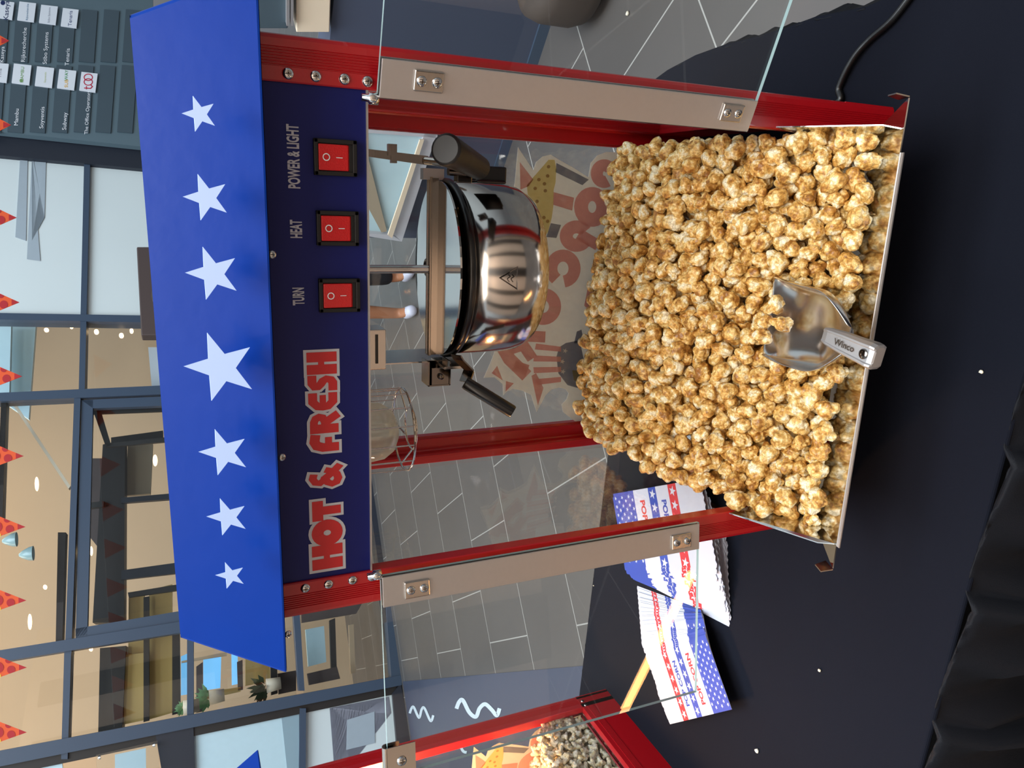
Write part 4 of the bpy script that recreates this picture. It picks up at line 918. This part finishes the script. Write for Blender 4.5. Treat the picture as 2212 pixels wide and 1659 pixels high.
# kettle
kt = empty('popcorn_kettle', (.052, .185, .36)); tag(kt, 'polished steel kettle with black rim hanging on a shaft inside the machine', 'kettle')
KC = Vector((.052, .185, 0)); KZ = kt.location.z; KU = .015
def kb(name, mb, m, bevel=0, par=None):
    o = mb.build(name, m, None, bevel); o.parent = par or kt; o.matrix_parent_inverse = Matrix() if par else Matrix.Translation(-kt.location); return o
KC = KC+Vector((0, 0, KU))
mb = MB(); prof = [(0, .350), (.06, .350), (.078, .352), (.090, .358), (.0965, .370), (.098, .384), (.098, .446), (.094, .446), (.094, .386), (.086, .364), (0, .356)]
mb.lathe(prof, KC, 72); bowl = kb('bowl', mb, M['pot'])
mb = MB(); mb.lathe([(.094, .4465), (.1005, .4465), (.1018, .448), (.1018, .4525), (.100, .4545), (.094, .4545), (.094, .4465)], KC, 72); kb('rim', mb, M['black'])
for s_ in (-1, 1):
    mb = MB(); P = [(KC.x+.0985*math.cos(t), KC.y+s_*(.002+.0965*math.sin(t))) for t in [PI*k/28 for k in range(29)]]
    zf = lambda y: KU+.4590-.05*(y-KC.y)
    a = [Vector((x, y, zf(y))) for x, y in P]; b_ = [p-Vector((0, 0, .002)) for p in a]; n = len(a)
    ctr = [Vector((KC.x+.0985*(1-2*k/28), KC.y+s_*.002, zf(KC.y))) for k in range(29)]
    mb.loft([a, ctr], False, 0, False, closed=False); mb.loft([b_, [p-Vector((0, 0, .002)) for p in ctr]], False, 0, False, closed=False); mb.loft([a, b_], False, 0, False, closed=False)
    kb('lid', mb, M['steel'])
mb = MB(); rr = [(-.0072, 0), (-.0072, .006), (-.006, .0074), (-.0048, .0072), (-.0044, .0064), (-.004, .0074), (-.0015, .0084), (.0015, .0084), (.004, .0074), (.0044, .0064), (.0048, .0072), (.006, .0074), (.0072, .006), (.0072, 0)]
mb.prism([(KC.x-.099, KC.y+y, KU+.4592+z*1.2) for y, z in rr], (.200, 0, 0)); 
for y_ in (-.0054, -.0018, .0018, .0054): mb.tube([(KC.x-.1, KC.y+y_, KU+.4592+.0082), (KC.x+.102, KC.y+y_, KU+.4592+.0082)], .0017, 10)
kb('crossbar', mb, M['hsteel'])
mb = MB(); mb.tube([(KC.x, KC.y, .46), (KC.x, KC.y, .608)], .0048, 20); kb('shaft', mb, M['steel'])
mb = MB(); mb.tube([(KC.x+.009*math.cos(t), KC.y+.020+.009*math.sin(t), KU+.4635) for t in [2*PI*k/24 for k in range(24)]], .0018, 8, closed=True); kb('shaft_grommet', mb, M['black'])
KC = KC-Vector((0, 0, KU))
# hanger plate left (edge-on) and rod right
mb = MB(); mb.box((KC.x-.1055, KC.y+.02, .527), (.0014, .07, .155)); mb.box((KC.x-.1045, KC.y-.03, .467), (.003, .05, .026)); kb('hanger_plate', mb, M['bsteel'])
mb = MB(); a_, b_ = at(795, 330, 'Y', .2), at(925, 347, 'Y', .2); mb.hexa([a_+Vector((-.004, 0, 0)), a_+Vector((.004, 0, 0)), b_+Vector((.005, 0, 0)), b_+Vector((-.005, 0, 0))], [p+Vector((0, .002, 0)) for p in (a_+Vector((-.004, 0, 0)), a_+Vector((.004, 0, 0)), b_+Vector((.005, 0, 0)), b_+Vector((-.005, 0, 0)))])
mb.tube([at(920, 347, 'Y', .2), at(965, 352, 'Y', .17)], .0045, 12); c_ = at(850, 332, 'Y', .2); mb.box(c_, (.02, .008, .006)); mb.box(c_+Vector((.004, 0, .004)), (.012, .007, .005)); kb('hanger_rod', mb, M['bsteel'])
mb = MB(); a_ = at(930, 372, 'Y', .185); mb.box(a_+Vector((-.002, 0, -.002)), (.012, .012, .024)); kb('hanger_clip', mb, M['alu'])
mb = MB(); c_ = at(1052, 376, 'Y', .13); mb.box(c_+Vector((.0, .0, -.001)), (.016, .02, .036)); mb.box(c_+Vector((-.008, 0, .0)), (.004, .03, .034)); kb('latch_block', mb, M['black'], .002)
mb = MB(); mb.tube([at(968, 370, 'Y', .1), at(1012, 372, 'Y', .1)], .0042, 12); mb.box(at(1000, 380, 'Y', .105), (.014, .012, .016)); kb('latch_catch', mb, M['dsteel'], .001)
h0, h1 = at(1036, 363, 'Y', .09), at(962, 322, 'Y', .022); ax_ = (h1-h0).normalized()
mb = MB(); mb.tube([h0-ax_*.006, h0, h0+ax_*.001, h1-ax_*.003, h1-ax_*.001, h1], [.004, .004, .0115, .0145, .014, .012], 24); kb('handle', mb, M['blackm'])
g0, g1 = at(1004, 826, 'Y', .10), at(1108, 890, 'Y', .075)
ax_ = (g1-g0).normalized(); mb = MB(); mb.tube([g0, g0+ax_*.002, g1-ax_*.002, g1], [.0062, .0072, .0072, .0066], 24); kb('handle', mb, M['black'])
mb = MB(); pz = [at(984, 768, 'Y', .12), at(990, 778, 'Y', .12), at(1012, 800, 'Y', .11), at(1003, 824, 'Y', .10)]
for i in range(3):
    d_ = (pz[i+1]-pz[i]).normalized(); n_ = d_.cross(Vector((0, 1, 0))).normalized(); w_ = Vector((0, .005, .004)); mb.hexa([pz[i]-w_, pz[i]+w_, pz[i+1]+w_, pz[i+1]-w_], [pz[i]-w_+n_*.0015, pz[i]+w_+n_*.0015, pz[i+1]+w_+n_*.0015, pz[i+1]-w_+n_*.0015])
kb('handle_bracket', mb, M['dsteel'])
mb = MB(); c_ = at(942, 802, 'Y', .15); w_ = .0145
for (cx_, cz_, dx_, dz_) in ((0, .0125, .028, .0015), (0, -.0125, .028, .0015), (-.0135, 0, .0015, .026)): mb.box(c_+Vector((cx_, 0, cz_)), (dx_, .026, dz_))
mb.box(c_+Vector((-.003, -.012, -.001)), (.019, .0015, .020)); mb.box(c_+Vector((-.003, .012, -.001)), (.026, .0015, .024)); mb.lathe([(0, .004), (.003, .004), (.0035, 0)], c_+Vector((-.003, -.013, -.001)), 14, R=Matrix.Rotation(PI/2, 3, 'X')); kb('pivot_bracket', mb, M['dsteel'])
# raised triangle hot-surface mark on the bowl
mb = MB(); c_ = at(1103, 597, 'Y', .088)
def kmap(px, py):
    p = at(px, py, 'Y', .088); a = math.atan2(p.x-KC.x, .12); r_ = .0985; return Vector((KC.x+r_*math.sin((p.x-KC.x)/.0985), KC.y-r_*math.cos((p.x-KC.x)/.0985), p.z))
stroke(mb, [(1079, 600), (1117, 577), (1116, 624), (1079, 600), (1100, 588)], 1.3, kmap)
for xo in (1095, 1103): stroke(mb, smooth_path([(xo+2, 588+5), (xo+6, 597), (xo, 602), (xo+4, 609)]), 1.0, kmap)
kb('hot_surface_mark', mb, M['dsteel'], 0, bowl)

# ================================================================== SECOND MACHINE
SM = Vector((-1.09, .098, 0))
p2 = empty('popcorn_machine', SM); tag(p2, 'second red popcorn machine of plain popcorn at the left picture edge', 'popcorn machine')
posts(p2); rails(p2); canopy(p2, False); panel(p2, False); bg2 = fixed_glass(p2)
st1 = [c for c in C.objects if c.name.startswith('sticker')][0]; s2 = copy_tree(st1, bg2)
mb = MB(); mb.box((0, BY/2, .075), (.465, BY-.03, .006)); mb.build('cabinet_floor', M['steel'], p2)
mb = MB(); mb.lathe([(0, .5155), (.02, .518), (.034, .535), (.036, .55), (.018, .586), (.014, .603)], (.02, .15, 0), 28); mb.build('heat_lamp', M['lamppod'], p2)
l = bpy.data.lights.new('heat_lamp_light', 'POINT'); l.energy = 16; l.color = (1, .5, .2); l.shadow_soft_size = .04; lo = bpy.data.objects.new('heat_lamp_light', l); C.objects.link(lo); lo.location = SM+Vector((.10, .2, .47))

# ================================================================== POPCORN
def ico(sub):
    import bmesh
    bm = bmesh.new(); bmesh.ops.create_icosphere(bm, subdivisions=sub, radius=1); v = np.array([tuple(x.co) for x in bm.verts]); f = np.array([[y.index for y in x.verts] for x in bm.faces]); bm.free(); return v, f
IV, IF = ico(4); IV3, IF3 = ico(3)
def kernel(seed, base, mush=True):
    r_ = np.random.default_rng(seed); v = base.copy()
    nb = r_.integers(4, 9) if mush else r_.integers(6, 9)
    d = r_.normal(size=(nb, 3)); d /= np.linalg.norm(d, axis=1)[:, None]
    rad = np.full(len(v), .74 if mush else .5)
    for q in d:     # each lobe pushes a rounded bump out of the ball
        c = np.clip(v@q, -1, 1); w = r_.uniform(.45, .8) if mush else r_.uniform(.4, .62); hgt = r_.uniform(.14, .40) if mush else r_.uniform(.3, .6)
        a = np.arccos(c)/w; rad = np.maximum(rad, (.74 if mush else .5)+hgt*np.sqrt(np.clip(1-a*a, 0, 1)))
    off = Vector(r_.uniform(0, 50, 3))
    nz = np.array([noise.noise(Vector(p)*2.2+off)*.15+noise.noise(Vector(p)*6+off)*.055+noise.noise(Vector(p)*13+off)*.022 for p in v])
    cr = np.array([abs(noise.noise(Vector(p)*3.1-off)) for p in v]); rad = rad+nz-.09*np.exp(-(cr/.035)**2)
    st_ = np.array([1, 1, 1])+r_.uniform(-.12, .12, 3)
    w = v*rad[:, None]*st_; return w, v*1.0+r_.uniform(0, 30, 3)
NV = 14
KV = [kernel(100+i, IV) for i in range(NV)]; KL = [kernel(100+i, IV3) for i in range(NV)]
WL = [kernel(300+i, IV3, False) for i in range(8)]
def kmesh(name, v, f, co, m):
    me = bpy.data.meshes.new(name); me.vertices.add(len(v)); me.vertices.foreach_set('co', v.astype(np.float32).ravel())
    me.loops.add(f.size); me.loops.foreach_set('vertex_index', f.astype(np.int32).ravel()); me.polygons.add(len(f)); me.polygons.foreach_set('loop_start', np.arange(0, f.size, 3, dtype=np.int32))
    me.polygons.foreach_set('use_smooth', np.ones(len(f), dtype=bool)); me.update(calc_edges=True)
    at_ = me.attributes.new('kco', 'FLOAT_VECTOR', 'POINT'); at_.data.foreach_set('vector', co.astype(np.float32).ravel()); me.materials.append(m); me.validate(); return me
KM = [kmesh('caramel_kernel_%d' % i, v, IF, co, M['corn']) for i, (v, co) in enumerate(KV)]
WM = [kmesh('plain_kernel_%d' % i, v, IF3, co, M['wcorn']) for i, (v, co) in enumerate(WL)]
def grid_h(xs, ys, H):
    xs, ys, H = map(np.array, (xs, ys, H))
    def h(x, y):
        i = np.clip(np.searchsorted(ys, y)-1, 0, len(ys)-2); j = np.clip(np.searchsorted(xs, x)-1, 0, len(xs)-2)
        u = np.clip((x-xs[j])/(xs[j+1]-xs[j]), 0, 1); w = np.clip((y-ys[i])/(ys[i+1]-ys[i]), 0, 1)
        return (H[i][j]*(1-u)+H[i][j+1]*u)*(1-w)+(H[i+1][j]*(1-u)+H[i+1][j+1]*u)*w
    return h
def pack(h, x0, x1, y0, y1, r0, r1, depth, nmax, seed, tries=110, fl=lambda y: 0):
    r_ = np.random.default_rng(seed); P = np.zeros((0, 4)); fails = 0
    while len(P) < nmax and fails < 40:
        R_ = r_.uniform(r0, r1); xy = np.column_stack([r_.uniform(x0(None)+R_, x1(None)-R_, tries), r_.uniform(y0+R_, y1-R_, tries)])
        hh = np.array([h(a, b_) for a, b_ in xy]); z = np.maximum(hh-depth, np.array([fl(b_) for a, b_ in xy])+R_)
        if len(P):
            dx = xy[:, None, 0]-P[None, :, 0]; dy = xy[:, None, 1]-P[None, :, 1]; s_ = (P[None, :, 3]+R_)*.84
            q = s_**2-dx**2-dy**2; zz = np.where(q > 0, P[None, :, 2]+np.sqrt(np.maximum(q, 0)), -9); z = np.maximum(z, zz.max(1))
        ok = z < hh-R_*.75
        if not ok.any(): fails += 1; continue
        k = np.argmin(np.where(ok, z-hh, 9)); P = np.vstack([P, [xy[k, 0], xy[k, 1], z[k], R_]])
    return P
h1_ = grid_h([-.21, 0, .21], [-.105, -.05, 0, .1, .2, .28, .36], [[.112, .114, .116], [.138, .140, .142], [.170, .165, .168], [.208, .205, .195], [.214, .210, .195], [.212, .200, .180], [.186, .184, .150]])
P = pack(h1_, lambda _: -.214, lambda _: .217, -.103, .362,   .0096, .0130, .045, 2400, 5, fl=lambda y: .091 if y > -.05 else .091+(-.05-y)*.45)
def visible(P, ncam=CAM):
    c = np.array(ncam); d = P[:, :3]-c; L = np.linalg.norm(d, axis=1); u = d/L[:, None]; vis = np.zeros(len(P))
    for i in range(len(P)):
        t = d@u[i]; perp = np.linalg.norm(d-np.outer(t, u[i]), axis=1); blk = (t < L[i]-.004) & (t > 0) & (perp < P[:, 3]*.8); blk[i] = False; vis[i] = blk.sum()
    return vis, L
vis, Ld = visible(P)
score = Ld + vis*.5; order = np.argsort(score); near = [i for i in order if vis[i] == 0][:296]
near += [i for i in order if i not in set(near)][:296-len(near)]
ns = set(near)
def rotm(r_):
    q = r_.normal(size=4); q /= np.linalg.norm(q); a, b_, c, d = q
    return np.array([[1-2*(c*c+d*d), 2*(b_*c-a*d), 2*(b_*d+a*c)], [2*(b_*c+a*d), 1-2*(b_*b_+d*d), 2*(c*d-a*b_)], [2*(b_*d-a*c), 2*(c*d+a*b_), 1-2*(b_*b_+c*c)]])
GK = 'caramel popcorn lying near the front of the heap'
def put_kernel(me, p, r, label, group, name='popcorn_kernel', r_=rng):
    o = bpy.data.objects.new(name, me); C.objects.link(o); o.location = p; o.scale = (r,)*3; o.rotation_euler = Euler(tuple(r_.uniform(0, 6.28, 3))); return tag(o, label, 'popcorn', group)
for i in near:
    put_kernel(KM[rng.integers(NV)], P[i, :3], P[i, 3]*1.12, 'round caramel-glazed popcorn in the near part of the heap behind the steel lip', GK)
def stuff(idx, P, base, F, name, m, label, seed=3, k=1.12):
    r_ = np.random.default_rng(seed); vs, fs, cs = [], [], []; n = 0
    for i in idx:
        v, co = base[r_.integers(len(base))]; w = (v*P[i, 3]*k)@rotm(r_).T+P[i, :3]; vs.append(w); fs.append(F+n); cs.append(co+r_.uniform(0, 60)); n += len(v)
    me = kmesh(name, np.vstack(vs), np.vstack(fs), np.vstack(cs), m); o = bpy.data.objects.new(name, me); C.objects.link(o); return tag(o, label, 'popcorn', None, 'stuff')
stuff([i for i in range(len(P)) if i not in ns], P, KL, IF3, 'popcorn_heap', M['corn'], 'rest of the caramel popcorn heap filling the cabinet towards its back')
print('kernels', len(P), 'vis', int((vis == 0).sum()))
# plain popcorn in the second machine
a_ = at(1175, 1530, 'X', SM.x+.237); 
h2_ = grid_h([SM.x-.23, SM.x+.05, SM.x+.23], [SM.y+.0, SM.y+.15, SM.y+.30, SM.y+.38], [[.20, .215, .20], [.215, .22, .205], [.2, .2, .19], [.19, .18, .17]])
print('m2 heap z', a_)
P2 = pack(h2_, lambda _: SM.x+.09, lambda _: SM.x+.233, SM.y+.02, SM.y+.37, .0080, .0110, .13, 2000, 9)
v2, L2 = visible(P2); o2 = [i for i in np.argsort(L2+v2*.5)][:200]; s2_ = set(o2)
for i in o2:
    put_kernel(WM[rng.integers(8)], P2[i, :3], P2[i, 3]*1.25, 'plain white popcorn lying behind the side glass of the second machine', 'plain popcorn at the glass of the second machine', 'popcorn_flake')
stuff([i for i in range(len(P2)) if i not in s2_], P2, WL, IF3, 'popcorn_heap', M['wcorn'], 'rest of the plain popcorn heap in the second machine', 4, 1.25)

# ================================================================== SCOOP
scp = empty('popcorn_scoop', at(1745, 718, 'Z', .165)); tag(scp, 'aluminium scoop lying on the caramel popcorn with its handle over the steel lip', 'scoop')
S0 = at(1795, 724, 'Z', .168); S1 = at(1908, 772, 'Z', .166)
m0 = at(1640, 690, 'Z', .185)         # mouth middle
axm = (Vector((m0.x, m0.y, m0.z))-S0); Lm = axm.length; axm.normalize(); side = axm.cross(Vector((0, 0, 1))).normalized(); upv = side.cross(axm).normalized()
def scoop_shell():
    rings = []; n = 33
    for k in range(17):
        t = k/16                       # 0 = back end, 1 = mouth
        s = -.020+t*(Lm+.030)
        w = .041*min(1, (.30+.70*math.sin(min(1, t*2.6)*PI/2)))*(1+.06*t)
        dep = .038*min(1, .25+.75*math.sin(min(1, t*2.2)*PI/2))
        hgt = .0 if t < .3 else -.002-.030*((t-.3)/.7)**2.2   # side walls get lower at the mouth
        ring = []
        for j in range(n):
            a = -1+2*j/(n-1); ang = a*PI/2
            x = w*math.copysign(abs(math.sin(ang))**.8, ang); z = -dep*abs(math.cos(ang))**.55+hgt*abs(a)**3
            zz = min(z, hgt) if abs(a) > .99 else z
            ring.append(S0+axm*s+side*x+upv*(zz+.006))
        rings.append(ring)
    return rings
mb = MB(); rings = scoop_shell(); mb.loft(rings, False, 0, True, closed=False)
bk = rings[0]; mb.add(bk, [tuple(range(len(bk)))])
o = mb.build('bowl', mat('scoop_aluminium', (205, 202, 200), .2, 1, var=.05, vs=12, rvar=.06)); o.parent = scp; o.matrix_parent_inverse = Matrix.Translation(-scp.location); md = o.modifiers.new('s', 'SOLIDIFY'); md.thickness = .0014; md = o.modifiers.new('sub', 'SUBSURF'); md.levels = 1; md.render_levels = 1
hd = (S1-S0); HL = hd.length; hd.normalize(); hs = hd.cross(Vector((0, 0, 1))).normalized(); hu = hs.cross(hd).normalized()
if hu.z < 0: hu = -hu
rings = []
for t, w, h_ in ((-.04, .008, .003), (.05, .0095, .0045), (.35, .0115, .006), (.7, .0125, .0075), (.9, .0135, .0085), (.98, .013, .008), (1.0, .0105, .006)):
    c_ = S0+hd*(HL*t)+hu*.006; rings.append([c_+hs*(w*.9*a)+hu*(h_*b_) for a, b_ in ((-1, -.5), (-.8, -1), (.8, -1), (1, -.5), (1, .5), (.8, 1), (.62, 1), (.55, .82), (-.55, .82), (-.62, 1), (-.8, 1), (-1, .5))])
mb = MB(); mb.loft(rings, True, 0, False); o = mb.build('handle', M['alu'], None, .0008); o.parent = scp; o.matrix_parent_inverse = Matrix.Translation(-scp.location)
mb = MB(); mb.lathe([(0, .0005), (.0042, .0005), (.0048, 0)], S0+hd*(HL*.82)+hu*.0135, 18); hh = mb.build('hanging_hole', M['dsteel'], None); hh.parent = o
mb = MB(); addtext(mb, 'Winco', .0085, lambda x, y: S0+hd*(HL*.45+x)+hs*(-y)+hu*.0129, .0002); hh = mb.build('embossed_lettering', M['bsteel'], None); hh.parent = o
for k, (px, py, z, lab) in enumerate([(1675, 660, .176, 'pale popcorn with a hollow top lying in the scoop mouth'), (1650, 695, .172, 'golden popcorn at the middle of the scoop mouth'), (1690, 700, .172, 'knobbly caramel popcorn furthest inside the scoop'), (1648, 725, .172, 'brown popcorn at the lower corner of the scoop mouth')]):
    put_kernel(KM[(k*3) % NV], at(px, py, 'Z', z), .0108, lab, None)

# ================================================================== POPCORN BAGS
BW, BH = .115, .22
def bag_mesh():
    mb = MB(); t = .0005; mb.box((0, 0, 0), (BW, BH, t)); z = t/2+.00008
    def rect(y0, y1, mi, zz=z): mb.add([(-BW/2, y0, zz), (BW/2, y0, zz), (BW/2, y1, zz), (-BW/2, y1, zz)], [(0, 1, 2, 3)], mi)
    y = -BH/2; rect(y, y+.058, 2); rect(y+.098, y+.117, 2); rect(y+.147, y+.166, 1)
    for r_ in range(6):
        for c_ in range(9):
            x = -BW/2+.008+c_*.0131+(.006 if r_ % 2 else 0); yy = y+.0055+r_*.0095
            if x < BW/2-.004: mb.add([(u, v, z+.00008) for u, v in starpts((x, yy), .0036)], [tuple(range(10))], 3)
    for yy in (y+.1075, y+.1565):
        for c_ in range(6): mb.add([(u, v, z+.00008) for u, v in starpts((-BW/2+.010+c_*.0197, yy), .0078)], [tuple(range(10))], 3)
    addtext(mb, 'POP CORN', .0165, lambda u, v: Vector((-u, y+.084-v, z)) if False else Vector((u, y+.078+v, z)), .0006, 1)
    addtext(mb, 'POP CORN', .0150, lambda u, v: Vector((u, y+.132+v, z)), .0006, 2)
    # serrated lip at the open end
    for k in range(12): x = -BW/2+BW*k/12; mb.add([(x, BH/2, z-.0002), (x+BW/12, BH/2, z-.0002), (x+BW/24, BH/2+.002, z-.0002)], [(0, 1, 2)], 0)
    return mb
bm0 = bag_mesh(); bag0 = bm0.build('popcorn_bag', [M['paper'], M['bred'], M['bblue'], M['bstar']])
first = [True]
def place_bag(c, ang, sx_, sy2, label, group):
    o = bag0 if first[0] else bag0.copy()
    if not first[0]: C.objects.link(o)
    first[0] = False
    o.location = c; o.rotation_euler = (0, 0, ang); o.scale = (sx_, sy2, 1); return tag(o, label, 'popcorn bag', group)
NU = 22
for i in range(NU):          # fan beside the machine: blue ends together, white ends spread
    t = i/(NU-1); a = math.radians(-62-15*t); d = Vector((math.cos(a), math.sin(a), 0)); w = Vector((-d.y, d.x, 0))
    nb_ = Vector((-.520, .400, 0)).lerp(Vector((-.555, .415, 0)), t); c = nb_+d*(.27/2)+w*(.135/2)
    k = rng.uniform(-.004, .004); place_bag(Vector((c.x+k, c.y-k, .0008+(NU-1-i)*.00155)), a-PI/2+rng.uniform(-.03, .03), 1.17, 1.22,
        'top white popcorn bag of the fan beside the machine, partly behind its red post' if i == 0 else 'large white paper popcorn bag in the fan beside the machine, only its edge showing', None if i == 0 else 'popcorn bags under the top one in the fan beside the machine')
NL = 24
for i in range(NL):          # smaller fan next to the second machine
    t = i/(NL-1); a = math.radians(-46-27*t); c = Vector((-.622, .203, 0)).lerp(Vector((-.597, .292, 0)), t)
    if .38 < t: c += Vector((.010, .004, 0))
    place_bag(Vector((c.x, c.y, .0008+(NL-1-i)*.0012)), a+PI/2+rng.uniform(-.045, .045), .97, .86,
        'topmost white popcorn bag of the fan nearest the second machine, lettering in full view' if i == 0 else 'white paper popcorn bag in the fan beside the second machine, only partly showing', None if i == 0 else 'popcorn bags under the top one in the fan near the second machine')
bpy.data.objects.remove(SCREW)
